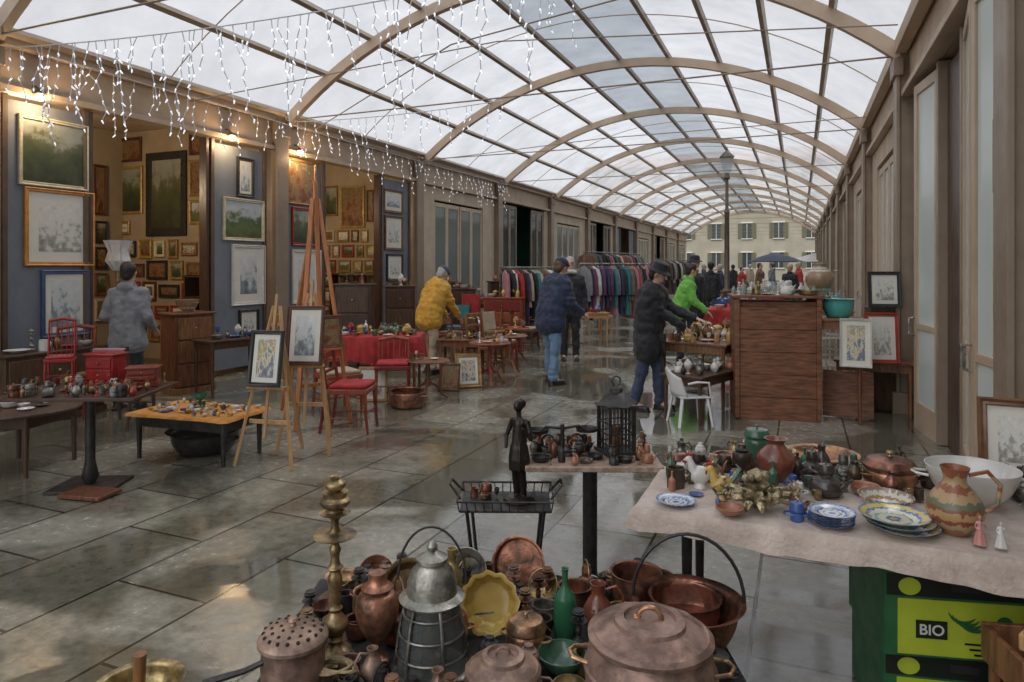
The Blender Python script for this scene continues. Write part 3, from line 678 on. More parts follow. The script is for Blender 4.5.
def drape(name, label, loc, w, d, z, drop, m, amp=.014, seed=1, rz=0, nx=70):
    rr = random.Random(seed); ph = [rr.uniform(0, 6) for _ in range(6)]
    per = []
    def edge(p0, p1, n):
        for i in range(n): per.append((p0[0] + (p1[0] - p0[0]) * i / n, p0[1] + (p1[1] - p0[1]) * i / n))
    a, c_ = w / 2, d / 2
    edge((-a, -c_), (a, -c_), nx); edge((a, -c_), (a, c_), int(nx * d / w) + 4); edge((a, c_), (-a, c_), nx); edge((-a, c_), (-a, -c_), int(nx * d / w) + 4)
    n = len(per); vs = []; fs = []
    L = 7
    for l in range(L + 1):
        t = l / L
        for i, (x, y) in enumerate(per):
            s_ = i * 2 * math.pi / n
            wv = amp * t * (math.sin(s_ * 23 + ph[0]) + .6 * math.sin(s_ * 41 + ph[1]) + .8 * math.sin(s_ * 9 + ph[2]))
            nx_, ny_ = (0, -1) if abs(y + c_) < 1e-6 and abs(x) < a - 1e-6 else (0, 1) if abs(y - c_) < 1e-6 and abs(x) < a - 1e-6 else (1, 0) if x > 0 else (-1, 0)
            k = .012 * math.sin(min(1, t * 3) * math.pi / 2) + .02 * t + wv
            dz = drop * (1 + .12 * math.sin(s_ * 3 + ph[3]) + .07 * math.sin(s_ * 7 + ph[4]))
            vs.append((x + nx_ * k, y + ny_ * k, z - dz * t * (1 if t else 0)))
    for l in range(L):
        for i in range(n):
            j = (i + 1) % n; fs.append((l * n + i, l * n + j, (l + 1) * n + j, (l + 1) * n + i))
    b = B(); b.add(vs, fs)
    gx, gy = 40, 24; tv = []; tf = []
    for j in range(gy + 1):
        for i in range(gx + 1):
            x = -a + w * i / gx; y = -c_ + d * j / gy
            ed = min(1, min(i, gx - i) / 2, min(j, gy - j) / 2)
            tv.append((x, y, z + ed * .0035 * (math.sin(x * 17 + y * 5 + ph[0]) + math.sin(y * 23 - x * 4 + ph[1]))))
    for j in range(gy):
        for i in range(gx): o = j * (gx + 1) + i; tf.append((o, o + 1, o + gx + 2, o + gx + 1))
    b.add(tv, tf)
    return mk(name, b, m, label=label, cat='tablecloth', loc=loc, rot=(0, 0, rz))

TR = [('vase', .035, .12), ('bowl', .06, .045), ('mug', .035, .08), ('plate', .09, .018), ('bottle', .03, .16), ('goblet', .03, .12), ('kettle', .06, .11), ('candlestick', .03, .16), ('ewer', .045, .14), ('pot', .05, .07), ('urn', .045, .16), ('basin', .08, .05)]
NAMES = {'vase': 'vase', 'bowl': 'bowl', 'mug': 'mug', 'plate': 'plate', 'bottle': 'bottle', 'goblet': 'goblet', 'kettle': 'kettle', 'candlestick': 'candlestick', 'ewer': 'jug', 'pot': 'cooking_pot', 'urn': 'urn', 'basin': 'basin', 'cauldron': 'cauldron', 'torchere': 'candlestick'}
def clutter(x0, x1, y0, y1, z, n, mats, where, kinds=None, sc=1.0, n_=16, cen=None, rz=0, taken=None):
    placed = taken if taken is not None else []
    for _ in range(n):
        k, r, h = R.choice([t for t in TR if (kinds is None or t[0] in kinds)]); s_ = sc * R.choice([.8, 1, 1.2]); r *= s_; h *= s_
        for tr in range(25):
            x, y = R.uniform(x0 + r, x1 - r), R.uniform(y0 + r, y1 - r)
            if all((x - a) ** 2 + (y - b_) ** 2 > (r + q) ** 2 for a, b_, q in placed): break
        else: continue
        placed.append((x, y, r)); m = R.choice(mats); P = (x, y)
        if cen:
            v = Matrix.Rotation(rz, 3, 'Z') @ Vector((x, y, 0)); P = (cen[0] + v.x, cen[1] + v.y)
        ex = {'mug': 'chandle', 'kettle': 'lid,spout,chandle', 'ewer': 'chandle', 'pot': 'lid,ears'}.get(k, '')
        mn = m.name.replace('ceramic_', '').replace('_', ' ').replace('copper pink', 'copper')
        if 'plate' in mn: mn = mn.replace('plate ', 'patterned ')
        vessel(NAMES[k], 'small %s %s standing on %s' % (mn, NAMES[k].replace('_', ' '), where), NAMES[k].replace('_', ' '), (P[0], P[1], z), r, h, k, m, ex, rz=R.uniform(0, 6), n=n_, t=.003)

# ---------- people ----------
def person(label, loc, rz, h=1.7, lean=0, hands=((-.27, -.06, .80), (.27, -.06, .80)), feet=((-.1, 0), (.1, 0)), top=f_navy, bot=f_jeans, hair=hair_dk, hat=None, coat=.12, hairlen=0, headf=0, puff=1.0, bag=None, scarf=None, turn=0, far=False, rings=False):
    k = h / 1.7; vx = 1.6 if far else 1
    e = thing('person', label, 'person', loc, rz); e.scale = (k, k, k)
    hip = Vector((0, lean * .12, .93)); d = Vector((0, -math.sin(lean), math.cos(lean)))
    ch = hip + d * .40; nk = hip + d * .53
    hd = Vector((0, -math.sin(lean * .7 + headf), math.cos(lean * .7 + headf)))
    hc = nk + hd * .16
    Rh = Matrix.Rotation(turn, 3, 'Z') @ Matrix.Rotation(lean * .7 + headf, 3, 'X')
    fwd = Rh @ Vector((0, -1, 0)); up = Rh @ Vector((0, 0, 1)); rt = Rh @ Vector((1, 0, 0))
    body = B(); jk = B(); tr = B(); sh = B()
    for sx in (-1, 1):
        body.capsule(hip + Vector((sx * .06, 0, 0)), ch + Vector((sx * .055, 0, 0)), .1, .105)
        jk.capsule(hip + Vector((sx * .065, 0, 0)), ch + Vector((sx * .065, 0, -.02)), .135 * puff, .135 * puff)
    if rings:
        for q in range(6):
            c0 = hip + d * (.0 + .085 * q) - Vector((0, 0, .1 if q == 0 else 0)); jk.capsule(c0 - Vector((.075, 0, 0)), c0 + Vector((.075, 0, 0)), .148 * puff, n=16)
    S_ = [ch + Vector((sx * .175, 0, 0)) + d * .045 for sx in (-1, 1)]
    body.capsule(S_[0], S_[1], .055); jk.capsule(S_[0], S_[1], .075 * puff); jk.capsule(S_[0] - d * .08, S_[1] - d * .08, .09 * puff)
    body.capsule(ch, hc, .055, .05); jk.capsule(nk - d * .06, nk - d * .0, .095, .078)
    jk.ell(nk - fwd * .075 - d * .01, (.1, .05, .07), 12)
    if coat > 0:
        for sx in (-1, 1): jk.capsule(hip + Vector((sx * .07, 0, 0)), hip + Vector((sx * .085, 0, -coat)), .135 * puff, .14 * puff)
    for i, sx in enumerate((-1, 1)):
        s0 = S_[i]; hd_ = Vector(hands[i]); v = hd_ - s0; L = min(v.length, .56); hd_ = s0 + v.normalized() * L
        bend = math.sqrt(max(.0, .285 ** 2 - (L / 2) ** 2))
        el = (s0 + hd_) / 2 + (Vector((sx * .35, .8, -.35)).normalized()) * bend
        body.capsule(s0, el, .05, .04); body.capsule(el, hd_, .04, .027)
        jk.capsule(s0, el, .07 * puff, .06 * puff); jk.capsule(el, hd_ - (hd_ - el).normalized() * .02, .06 * puff, .045 * puff)
        if rings:
            for q in (.25, .5, .75): jk.ell(s0.lerp(el, q), (.078 * puff, .078 * puff, .04), 12); jk.ell(el.lerp(hd_, q), (.062 * puff, .062 * puff, .045), 12)
        fd = (hd_ - el).normalized(); side = Vector((1, 0, 0)); side = (side - fd * side.dot(fd)).normalized(); nn = fd.cross(side)
        wr = hd_
        for q in (-.02, 0, .02): body.capsule(wr + side * q * .6, wr + fd * .085 + side * q, .014, .013, 8)
        for q, fl in ((-.031, .065), (-.011, .078), (.01, .072), (.03, .056)):
            b0 = wr + fd * .085 + side * q; m1 = b0 + fd * fl * .5 + nn * -.008; m2_ = m1 + (fd * .75 - nn * .65).normalized() * fl * .55
            body.capsule(b0, m1, .0095, .009, 8); body.capsule(m1, m2_, .009, .0075, 8)
        b0 = wr + fd * .03 - side * sx * .022; m1 = b0 + (fd * .7 - side * sx * .7).normalized() * .04
        body.capsule(b0, m1, .012, .010, 8); body.capsule(m1, m1 + (fd * .9 - side * sx * .3 - nn * .3).normalized() * .03, .010, .008, 8)
        hp = hip + Vector((sx * .09, 0, -.02)); an = Vector((feet[i][0], feet[i][1] + .03, .09)); kn = (hp + an) / 2 + Vector((0, -.03, 0))
        body.capsule(hp, kn, .085, .055); body.capsule(kn, an, .052, .036); body.capsule(an, an + Vector((0, -.13, -.05)), .036, .03)
        tr.capsule(hp, kn, .105, .075); tr.capsule(kn, an + Vector((0, 0, .02)), .073, .062)
        for q in (.03, .09): tr.ell(an + Vector((0, 0, q)), (.07, .07, .03), 12)
        sh.capsule(an + Vector((0, .03, -.045)), an + Vector((sx * .015, -.15, -.05)), .043, .04); sh.capsule(an + Vector((0, .005, .02)), an + Vector((0, .01, -.03)), .046)
        sh.box(an + Vector((sx * .008, -.06, -.082)), (.085, .27, .016))
    tr.capsule(hip + Vector((-.07, 0, 0)), hip + Vector((.07, 0, 0)), .115)
    body.ell(hc + up * .02 - fwd * .012, (.075, .093, .1), 18, Rh); body.ell(hc - up * .045 + fwd * .02, (.055, .062, .065), 16, Rh)
    body.capsule(hc + fwd * .085 + up * .02, hc + fwd * .108 - up * .02, .008, .014, 8)
    body.capsule(hc + fwd * .076 - up * .055 - rt * .018, hc + fwd * .076 - up * .055 + rt * .018, .009, n=8)
    body.capsule(hc + fwd * .07 + up * .038 - rt * .035, hc + fwd * .07 + up * .038 + rt * .035, .014, n=8)
    for sx in (-1, 1): body.ell(hc + rt * sx * .075, (.012, .02, .032), 10, Rh)
    mkr('body', body, skin, e, .0085 * (1.3 if far else 1), 0, 2)
    for sx in (-1, 1):
        b = B(); b.ell(hc + fwd * .077 + up * .014 + rt * sx * .03, (.011, .009, .008), 8, Rh); mk('eye', b, ink, e)
    mkr('jacket', jk, top, e, .014 * vx, .05, 2); mkr('trousers', tr, bot, e, .015 * vx, .045, 2)
    mkr('shoes', sh, leather, e, .012 * vx, 0, 2)
    hb = B(); hb.ell(hc + up * .038 - fwd * .03, (.088, .1, .098), 16, Rh); hb.ell(hc - up * .02 - fwd * .055, (.078, .06, .08), 14, Rh)
    if hairlen: hb.ell(hc - up * (.07 + hairlen / 2) - fwd * .065, (.085, .045, .07 + hairlen / 2), 14, Rh)
    mkr('hair', hb, hair, e, .01 * vx, .012, 2)
    if hat == 'brim':
        b = B(); M = Rh; b.lathe([(0, .155), (.06, .153), (.085, .135), (.096, .06), (.098, .055), (.14, .03), (.143, .035), (.098, .065)], 24, hc - fwd * .01, M=M); mk('hat', b, f_black, e)
    elif hat:
        b = B(); b.ell(hc + up * .06 - fwd * .02, (.095, .108, .078), 16, Rh); b.capsule(hc + up * .055 + fwd * .075 - rt * .05, hc + up * .055 + fwd * .075 + rt * .05, .018, n=8)
        mkr('hat', b, hat, e, .01, .01, 2)
    if scarf:
        b = B(); b.tube([tuple(nk + hd * .03 + Vector((.085 * math.cos(a), .085 * math.sin(a), .01 * math.sin(3 * a)))) for a in [2 * math.pi * q / 14 for q in range(14)]], .035, 10, True); mkr('scarf', b, scarf, e, .01, .02, 1)
    if bag:
        b = B(); b.box((.27, .05, .78), (.1, .28, .24)); mk('shoulder_bag', b, bag, e, bevel=.03)
        b = B(); b.tube([(.27, -.05, .88), (.1, -.16, 1.2), (-.1, -.02, 1.46), (.1, .18, 1.2), (.27, .14, .88)], .012, 6); mk('bag_strap', b, bag, e)
    return e

# =============== SHOP PICTURES ===============
PX = XL - .012
wallpic(17, 120, 87, 188, PX, cream_frame, A_dark, label='dark landscape painting in wide cream frame on panel')
wallpic(23, 190, 93, 266, PX, orange_frame, A_sketch, .14, label='pencil drawing with mount in orange frame')
wallpic(40, 270, 88, 336, PX, blue_frame, A_blue, .12, label='pale print with mount in blue frame')
wallpic(236, 158, 253, 197, PX, black_frame, A_blue, .12)
wallpic(222, 199, 263, 241, PX, cream_frame, A_land, label='green landscape painting in a pale cream frame')
wallpic(231, 245, 264, 305, PX, white_frame, A_blue, .18)
wallpic(238, 309, 258, 336, PX, black_frame, A_sketch, .14)
wallpic(287, 160, 315, 205, PX, gold_frame, A_warm); wallpic(291, 208, 317, 246, PX, red_frame, A_dark); wallpic(291, 250, 320, 303, PX, white_frame, A_blue, .16)
wallpic(383, 190, 402, 213, PX, brown_frame, A_blue, .1); wallpic(384, 216, 402, 250, PX, brown_frame, A_sketch, .15); wallpic(386, 254, 402, 281, PX, black_frame, A_sketch, .15); wallpic(386, 284, 402, 306, PX, brown_frame, A_warm)
fr = [gold_frame, brown_frame, gold_frame, black_frame, red_frame, cream_frame]
BX = XL - 3.49; SY1 = Y0 + BAY * 3 - .085; SY2 = Y0 + BAY * 4 - .085
wallpic(92, 165, 106, 215, BX, brown_frame, A_warm)
for v in (232, 258, 284, 310): wallpic(94, v - 11, 107, v + 11, BX, R.choice(fr), R.choice([A_warm, A_dark]))
sidepic(115, 167, 143, 214, SY1, gold_frame, A_dark, label='dark painting in broad gilt frame inside the shop')
sidepic(147, 152, 187, 236, SY1, black_frame, A_dark, fw=.14, label='large dark mirror in heavy carved black frame')
sidepic(190, 160, 204, 196, SY1, gold_frame, A_warm); sidepic(190, 200, 204, 224, SY1, gold_frame, A_land)
sidepic(190, 128, 204, 155, SY1, brown_frame, A_warm); sidepic(120, 138, 142, 162, SY1, brown_frame, A_warm)
for v in (228, 249, 270, 291, 312, 333):
    u = 114 + R.uniform(0, 4)
    while u < 200:
        w = R.choice([10, 13, 16, 20]); hh = R.choice([13, 16, 19])
        if not (v == 228 and 138 < u + w and u < 190): sidepic(u, v - hh / 2, u + w, v + hh / 2, SY1, R.choice(fr), R.choice([A_warm, A_land, A_dark, A_warm, A_color]), R.choice([0, 0, .12]))
        u += w + 3
sidepic(341, 186, 365, 228, SY2, gold_frame, A_warm, label='gilt framed painting high in the second shop'); sidepic(325, 186, 338, 216, SY2, gold_frame, A_dark); sidepic(367, 190, 374, 222, SY2, brown_frame, A_warm)
for v in (236, 251, 266, 281, 296, 311):
    u = 322 + R.uniform(0, 3)
    while u < 370:
        w = R.choice([7, 9, 12]); sidepic(u, v - 6, u + w, v + 6, SY2, R.choice(fr), R.choice(ARTS)); u += w + 2.5
def shelf_unit(label, loc, rz, w, h, m):
    e = thing('shelf_unit', label, 'shelves', loc, rz)
    for sx in (-1, 1): b = B(); b.box((sx * w / 2, 0, h / 2), (.03, .3, h)); mk('side_panel', b, m, e)
    for k in range(5): b = B(); b.box((0, 0, .1 + k * (h - .12) / 4), (w - .031, .29, .022)); mk('shelf', b, m, e)
    for k in range(4): clutter(-w / 2 + .03, w / 2 - .03, -.13, .13, .1 + k * (h - .12) / 4 + .012, 6, [cw, brass, cbl, cterra, gilt, pewter, cyel], 'the shop shelf', cen=loc, rz=rz, sc=1.2, n_=12, kinds=('vase', 'bowl', 'mug', 'bottle', 'ewer', 'urn', 'goblet'))
shelf_unit('tall shelf of pottery inside the picture shop', (XL - 1.0, SY1 - .22, .01), 0, 1.1, 1.5, wood_dk)
shelf_unit('tall shelf of pottery inside the second shop', (XL - 1.3, SY2 - .22, .01), 0, 1.4, 1.5, wood_dk)

# =============== LEFT FURNITURE ===============
def fc(p, off=0): return -math.atan2(p[0], p[1]) + off
p = pt(187, 391); cabinet('carved brown wooden cabinet beside the shop opening', p, rad(75), .55, .45, 1.05, wood, 3)
vessel('planter_bowl', 'green and white patterned bowl on the wooden cabinet', 'bowl', (p[0], p[1], 1.06), .15, .16, 'bowl', plate_cream, 'ears')
p = pt(232, 392); table('dark carved side table against the shop front', p, rad(80), .9, .45, .72, wood_dk)
clutter(-.35, .35, -.15, .15, .722, 9, [cw, brass, cbl, pewter], 'the dark side table', cen=p, rz=rad(80))
p = pt(22, 468); table('low round dark table with worn top', p, .3, .85, .85, .5, wood_dk, 'round'); clutter(-.3, .3, -.3, .3, .502, 9, [pewter, iron, cw], 'the low round table', cen=p, kinds=('plate', 'basin', 'bowl', 'mug'), sc=.7)
p = pt(90, 487); table('pedestal table with dark top crowded with bric-a-brac', p, rad(25), 1.0, .7, .73, wood_dk, 'ped', m2=iron)
tkn = []
def ontab(x, y): v = Matrix.Rotation(rad(25), 3, 'Z') @ Vector((x, y, 0)); tkn.append((x, y, .13)); return (p[0] + v.x, p[1] + v.y, .733)
e = chair('small red lacquered rocking chair standing on the table', ontab(-.28, .1), rad(50), redpl, redpl, 'spindle', 1.0); e.scale = (.45, .45, .5)
e = cabinet('small dark red lacquered jewellery box on the table', ontab(.02, .18), rad(15), .5, .35, .5, redpl, 2, 'jewellery_box'); e.scale = (.5, .5, .5)
e = cabinet('small red wooden sewing box on the table', ontab(.32, .15), rad(40), .45, .3, .3, wood_red, 2, 'jewellery_box'); e.scale = (.5, .5, .5)
clutter(-.48, .48, -.33, .33, .732, 64, [cred, clear, brass, pewter, cw, iron, pewter, pewter, wood, copper], 'the pedestal table', cen=p, rz=rad(25), sc=.6, taken=tkn)
q = pt(90, 497); b = B(); b.box((0, 0, .02), (.34, .22, .03)); mk('wooden_board', b, wood, loc=(q[0], q[1], .006), rot=(0, 0, .2), bevel=.006, label='reddish wooden board lying on the wet paving', cat='board')
p = pt(200, 456); table('low table covered with bright orange cloth', p, rad(5), .98, .55, .40, cloth_or, 'legs', m2=iron)
drape('tablecloth', 'thin bright orange cloth over the low table', p, 1.0, .57, .406, .022, cloth_or, .002, 4, rad(5))
clutter(-.48, .48, -.26, .26, .409, 60, [brass, cw, cgr, pewter, cbl, cyel, cw, cterra], 'the orange low table', cen=p, rz=rad(5), kinds=('plate', 'bowl', 'mug', 'basin', 'vase'), sc=.42)
vessel('compote', 'green footed glass dish on the orange table', 'dish', (p[0] - .05, p[1] + .05, .41), .07, .13, 'goblet', green_gl)
q = pt(205, 452); vessel('basin', 'dark metal basin standing under the low table', 'basin', (q[0], q[1], .005), .3, .2, 'basin', iron, 'ears')
p = pt(125, 425); chair('pink upholstered chair beside the bric-a-brac table', p, rad(200), wood_dk, f_pink, 'pad', .85)
p = pt(60, 425); chair('dark red wooden chair behind the bric-a-brac table', (p[0] - .3, p[1] + .3, .004), rad(40), wood_red, f_brown, 'spindle', .95)
p = pt(40, 425); cabinet('dark low sideboard against the shop front', (p[0] - .2, p[1] + .2, .004), rad(90), 1.1, .4, .75, wood_dk, 2, 'sideboard')
clutter(-.5, .5, -.15, .15, .76, 14, [redpl, cw, brass, pewter], 'the dark sideboard', cen=(p[0] - .2, p[1] + .2), rz=rad(90), sc=1.2)
# easels
p = pt(266, 468); r0 = fc(p, rad(-32)); easel('small pine easel holding a small print', p, r0, 1.42, wood_lt, .66, .26); on_easel(p, r0, .66, .30, .46, black_frame, A_color, .04)
p = pt(305, 455); r0 = fc(p, rad(-22)); easel('pine studio easel holding a dark framed print', p, r0, 1.52, wood_lt, .78, .24); on_easel(p, r0, .78, .34, .52, brown_frame, A_blue, .05)
p = pt(322, 427); easel('tall orange wooden studio easel', p, fc(p, rad(25)), 2.55, wood_or, .8, .3)
on_easel(p, fc(p, rad(25)), .8, .42, .34, brown_frame, A_warm)
p = at(374, 9.2); table('long trestle table under red cloth', (p[0], p[1], .004), rad(24), 1.25, .7, .73, wood); drape('tablecloth', 'patterned red tablecloth on the long table', (p[0], p[1], 0), 1.29, .74, .742, .3, cloth_red, .012, 9, rad(24))
clutter(-.6, .6, -.33, .33, .75, 44, [brass, cw, cgr, pewter, cbl, cyel, redpl, clear], 'the red cloth table', cen=p, rz=rad(24), sc=.85)
p = pt(352, 430); chair('mahogany chair with red cushion on wet paving', p, rad(110), wood_red, cloth_red, 'side', .80)
p = pt(393, 400); chair('small red chair with spindle back', p, rad(30), wood_red, cloth_red, 'spindle', .72)
p = pt(340, 385); chair('dark chair with curved spindle back', p, rad(150), wood_dk, wood_dk, 'spindle', 1.05)
p = pt(338, 412); chair('mahogany chair with pale seat near the easel', p, rad(60), wood_red, f_beige, 'side', .78)
p = pt(407, 407); vessel('basin', 'round copper basin on the wet paving', 'basin', (p[0], p[1], .005), .22, .2, 'cauldron', copper, 'ears')
p = pt(428, 400); tripod_table('small round wooden tripod table', p, .27, .5, wood); clutter(-.2, .2, -.2, .2, .502, 4, [cw, brass], 'the tripod table', cen=p, sc=.8)
p = pt(490, 385); tripod_table('small round mahogany tripod table', p, .3, .6, wood_red); clutter(-.2, .2, -.2, .2, .602, 5, [cw, brass, cyel], 'the tripod table', cen=p, sc=.8)
p = pt(462, 374); table('narrow wooden side table with turned legs', p, rad(15), .7, .4, .55, wood); clutter(-.3, .3, -.15, .15, .552, 12, [cw, brass, cyel, cbl], 'the narrow side table', cen=p, rz=rad(15), sc=.8)
p = pt(469, 388); picture((p[0], p[1], .006), fc(p, rad(10)), .36, .46, gold_frame, A_color, .05, .04, rad(14), label='small gold framed print leaning on the paving')
p = pt(449, 391); picture((p[0], p[1], .006), fc(p, rad(-15)), .28, .36, brown_frame, A_warm, .03, .0, rad(14), label='brown framed painting leaning on the paving')
p = pt(372, 402); picture((p[0], p[1], .006), fc(p, rad(-10)), .36, .42, wood_lt, A_sketch, .03, .04, rad(16), label='pine framed drawing leaning below the red table')
# dense mid-distance furniture row
p = pt(505, 350); cabinet('tall dark mahogany chest of drawers', (p[0], p[1], .004), rad(10), .8, .5, 1.05, wood_red, 4)
clutter(-.35, .35, -.2, .2, 1.056, 9, [cw, brass, cyel], 'the mahogany chest', cen=p, rz=rad(10), sc=1.2)
p = pt(522, 338); cabinet('dark carved cabinet with tall doors', (p[0], p[1], .004), rad(10), .9, .5, 1.6, wood_dk, 3)
p = pt(474, 347); chair('upholstered armchair with red padded back', p, rad(40), wood_red, f_red, 'pad', 1.1, 'armchair')
p = pt(458, 350); chair('upholstered chair with teal cushion', p, rad(10), wood_dk, f_teal, 'pad', .9)
p = pt(600, 335); chair('wooden folding chair beside the clothes rack', p, rad(60), wood_lt, wood_lt, 'side', .85)
p = pt(588, 345); table('small folding table with stacked linen', p, rad(30), .8, .6, .7, wood_lt); clutter(-.35, .35, -.25, .25, .702, 8, [cw, cbl, cred], 'the folding table', cen=p)
p = pt(478, 332); table('long table of books and linen', p, rad(60), 1.8, .8, .74, wood); clutter(-.8, .8, -.35, .35, .742, 30, [cw, cbl, cred, cyel, cterra], 'the long table', cen=p, rz=rad(60), sc=1.4)
for u, v, kind in ((480, 366, 'c'), (500, 370, 'c'), (514, 362, 't'), (400, 352, 'd'), (486, 352, 'c'), (540, 334, 'k'), (560, 326, 'k'), (448, 340, 'd'), (462, 342, 'd'), (474, 360, 't'), (500, 334, 'd'), (462, 362, 'p'), (355, 370, 'd'), (494, 358, 'p'), (526, 352, 'c'), (538, 348, 't'), (486, 374, 'c'), (510, 374, 't'), (452, 358, 'c')):
    p = pt(u, v)
    if kind == 'c': chair(R.choice(['mahogany side chair with red seat', 'dark wooden side chair with beige seat']), p, R.uniform(0, 6), R.choice([wood_red, wood, wood_dk]), R.choice([cloth_red, f_beige, f_brown]), R.choice(['side', 'spindle', 'pad']), R.uniform(.8, .98))
    elif kind == 't':
        m_ = R.choice([wood, wood_red]); tripod_table('small polished wooden tripod table', p, .28, .6, m_); clutter(-.2, .2, -.2, .2, .602, 5, [cw, brass, cyel, cterra], 'the tripod table', cen=p)
    elif kind == 'k':
        cabinet('small mahogany chest with brass knobs', p, R.uniform(0, .6), .6, .4, .9, R.choice([wood_red, wood]), 4); clutter(-.25, .25, -.15, .15, .906, 5, [cw, brass], 'the small chest', cen=p, sc=1.2)
    elif kind == 'd':
        hh = R.uniform(1.15, 1.4); cabinet('tall dark wooden cabinet among the furniture', p, R.uniform(.2, .9), .6, .4, hh, wood_dk, 3); clutter(-.25, .25, -.15, .15, hh + .006, 5, [cw, brass, cterra], 'the dark cabinet', cen=p, sc=1.2)
    else: picture((p[0], p[1], .006), fc(p, .2), .4, .5, R.choice([gold_frame, brown_frame]), A_warm, .05, 0, rad(14), label='gilt framed painting leaning on the paving')

# clothes racks with garments
GC = [f_black, f_navy, f_brown, f_grey, f_violet, f_black, f_brown, f_khaki, f_dj, f_black, f_navy, f_grey, f_red, f_beige, f_black, f_white, f_teal, f_brown, f_khaki, f_pink]
gm = {}
def garment_mesh(L, m):
    k = (L, m.name)
    if k in gm: return gm[k]
    b = B(); pr = [(0, 0), (.2, -.0), (.5, -.03), (.95, -.09), (1.0, -.16), (.9, -.3), (.95, -.5), (1.05, -L * .85), (1.12, -L), (0, -L + .02)]
    b.lathe([(r * .23, z) for r, z in pr], 20, (0, 0, 0), sx=.17, sy=1, wav=.09, wn=5)
    for sy in (-1, 1): b.tube([(0, sy * .17, -.08), (.01, sy * .235, -.25), (.02, sy * .25, -.5), (.03, sy * .24, -.62)], [.05, .045, .04, .035], 8)
    gm[k] = b.mesh('garment', m); return gm[k]
def rack(p0, p1, zr, n, label):
    p0, p1 = Vector(p0[:2]).to_3d(), Vector(p1[:2]).to_3d(); d = p1 - p0; L = d.length; rz = math.atan2(d.y, d.x)
    e = thing('clothes_rack', label, 'clothes rack', p0, rz, group='clothes racks of the market')
    b = B(); b.cyl((0, 0, zr), (L, 0, zr), .016); mk('rail', b, pewter, e)
    for x in (0, L):
        b = B(); b.cyl((x, 0, .03), (x, 0, zr), .014); b.cyl((x, -.28, .03), (x, .28, .03), .014); mk('upright', b, pewter, e)
    for i in range(n):
        x = .08 + (L - .16) * (i + .5) / n; P = p0 + d.normalized() * x; ln = R.choice([.75, .9, 1.05, 1.15])
        m = R.choice(GC); nm = m.name.replace('fabric_', '').replace('_', ' ')
        t = thing('hanging_garment', '%s garment on a hanger on the rail' % nm, 'clothing', (P.x, P.y, zr - .05), rz + R.uniform(-.35, .35), group='clothes hanging on the racks')
        mk('garment', garment_mesh(ln, m), m, t)
        if 'hook' not in gm:
            b2 = B(); b2.tube([(0, 0, -.01), (0, 0, .035), (0, .012, .05), (0, .018, .062), (0, .006, .072), (0, -.012, .066)], .003, 6); gm['hook'] = b2.mesh('hanger_hook', pewter)
        mk('hanger_hook', gm['hook'], pewter, t)
a, b_, c_ = at(500, 13.6), at(568, 14.4), at(648, 15.2)
rack(a, b_, 1.64, 24, 'long chrome rail hung with coats and dresses'); rack((b_[0] + .15, b_[1] + .3), c_, 1.72, 28, 'second chrome rail hung with dark jackets')
rack(at(584, 20), at(640, 24), 2.1, 22, 'tall rail hung with mixed clothes'); rack(at(655, 22), at(690, 26), 1.9, 16, 'distant rail hung with mixed clothes')

# =============== PEOPLE ===============
p = at(128, 7.9); person('woman in grey wool jacket looking into the picture shop', (p[0], p[1], .004), rad(200), 1.66, .05, ((-.2, -.2, .95), (.2, -.2, .98)), top=f_grey, bot=f_black, hair=hair_dk, coat=.14)
p = at(431, 10.6); person('person in mustard jacket bending over the goods', (p[0], p[1], .004), rad(160), 1.68, .42, ((-.15, -.5, .8), (.15, -.45, .85)), ((-.12, .05), (.12, -.08)), top=f_yellow, bot=f_beige, hair=hair_gr, hat=f_dj, coat=.03, puff=1.15, headf=.3, rings=True)
p = pt(552, 384); person('person in navy padded jacket and blue jeans bending forward', p, rad(150), 1.76, .3, ((-.2, -.38, .95), (.24, -.32, .9)), ((-.13, .06), (.12, -.1)), top=f_navy, bot=f_jeans, hair=hair_br, coat=.10, puff=1.15, headf=.15, hat=f_navy, rings=True)
p = at(570, 12); person('grey haired person with pale scarf behind the shopper', (p[0], p[1], .004), rad(20), 1.78, 0, top=f_black, bot=f_black, hair=hair_gr, scarf=f_white)
p = pt(650, 411); person('person in black coat and brimmed hat reaching over the stall', p, rad(80), 1.66, .12, ((.10, -.42, .95), (.15, -.5, 1.1)), ((-.1, .12), (.12, -.1)), top=f_black, bot=f_dj, hair=hair_dk, hat='brim', coat=.22, headf=.3, puff=1.1, bag=leather, rings=True)
p = at(682, 11.8); person('person in lime green jacket bending over a table', (p[0], p[1], .004), rad(100), 1.70, .35, ((-.2, -.4, .9), (.2, -.4, .9)), top=f_green, bot=f_black, hair=hair_dk, coat=.05, puff=1.15)
p = at(694, 13.2); person('person in black coat wearing wide brimmed hat', (p[0], p[1], .004), rad(60), 1.8, .05, top=f_black, bot=f_black, hair=hair_dk, hat='brim', coat=.25)
PT = [f_black, f_navy, f_red, f_brown, f_grey, f_black, f_red, f_teal, f_beige]
for i, (u, zc) in enumerate(((711, 19), (720, 24), (742, 30), (760, 27), (772, 34), (790, 21), (799, 25), (815, 38), (750, 40), (733, 33), (704, 30))):
    m = PT[i % 9]; p = at(u, zc)
    person('distant market visitor in %s jacket walking' % m.name.replace('fabric_', '').replace('_', ' '), (p[0], p[1], .004), R.uniform(0, 6), R.uniform(1.6, 1.8), .04, top=m, bot=R.choice([f_black, f_dj]), feet=((-.1, .15), (.1, -.18)), hair=R.choice([hair_dk, hair_gr, hair_br]), far=True)

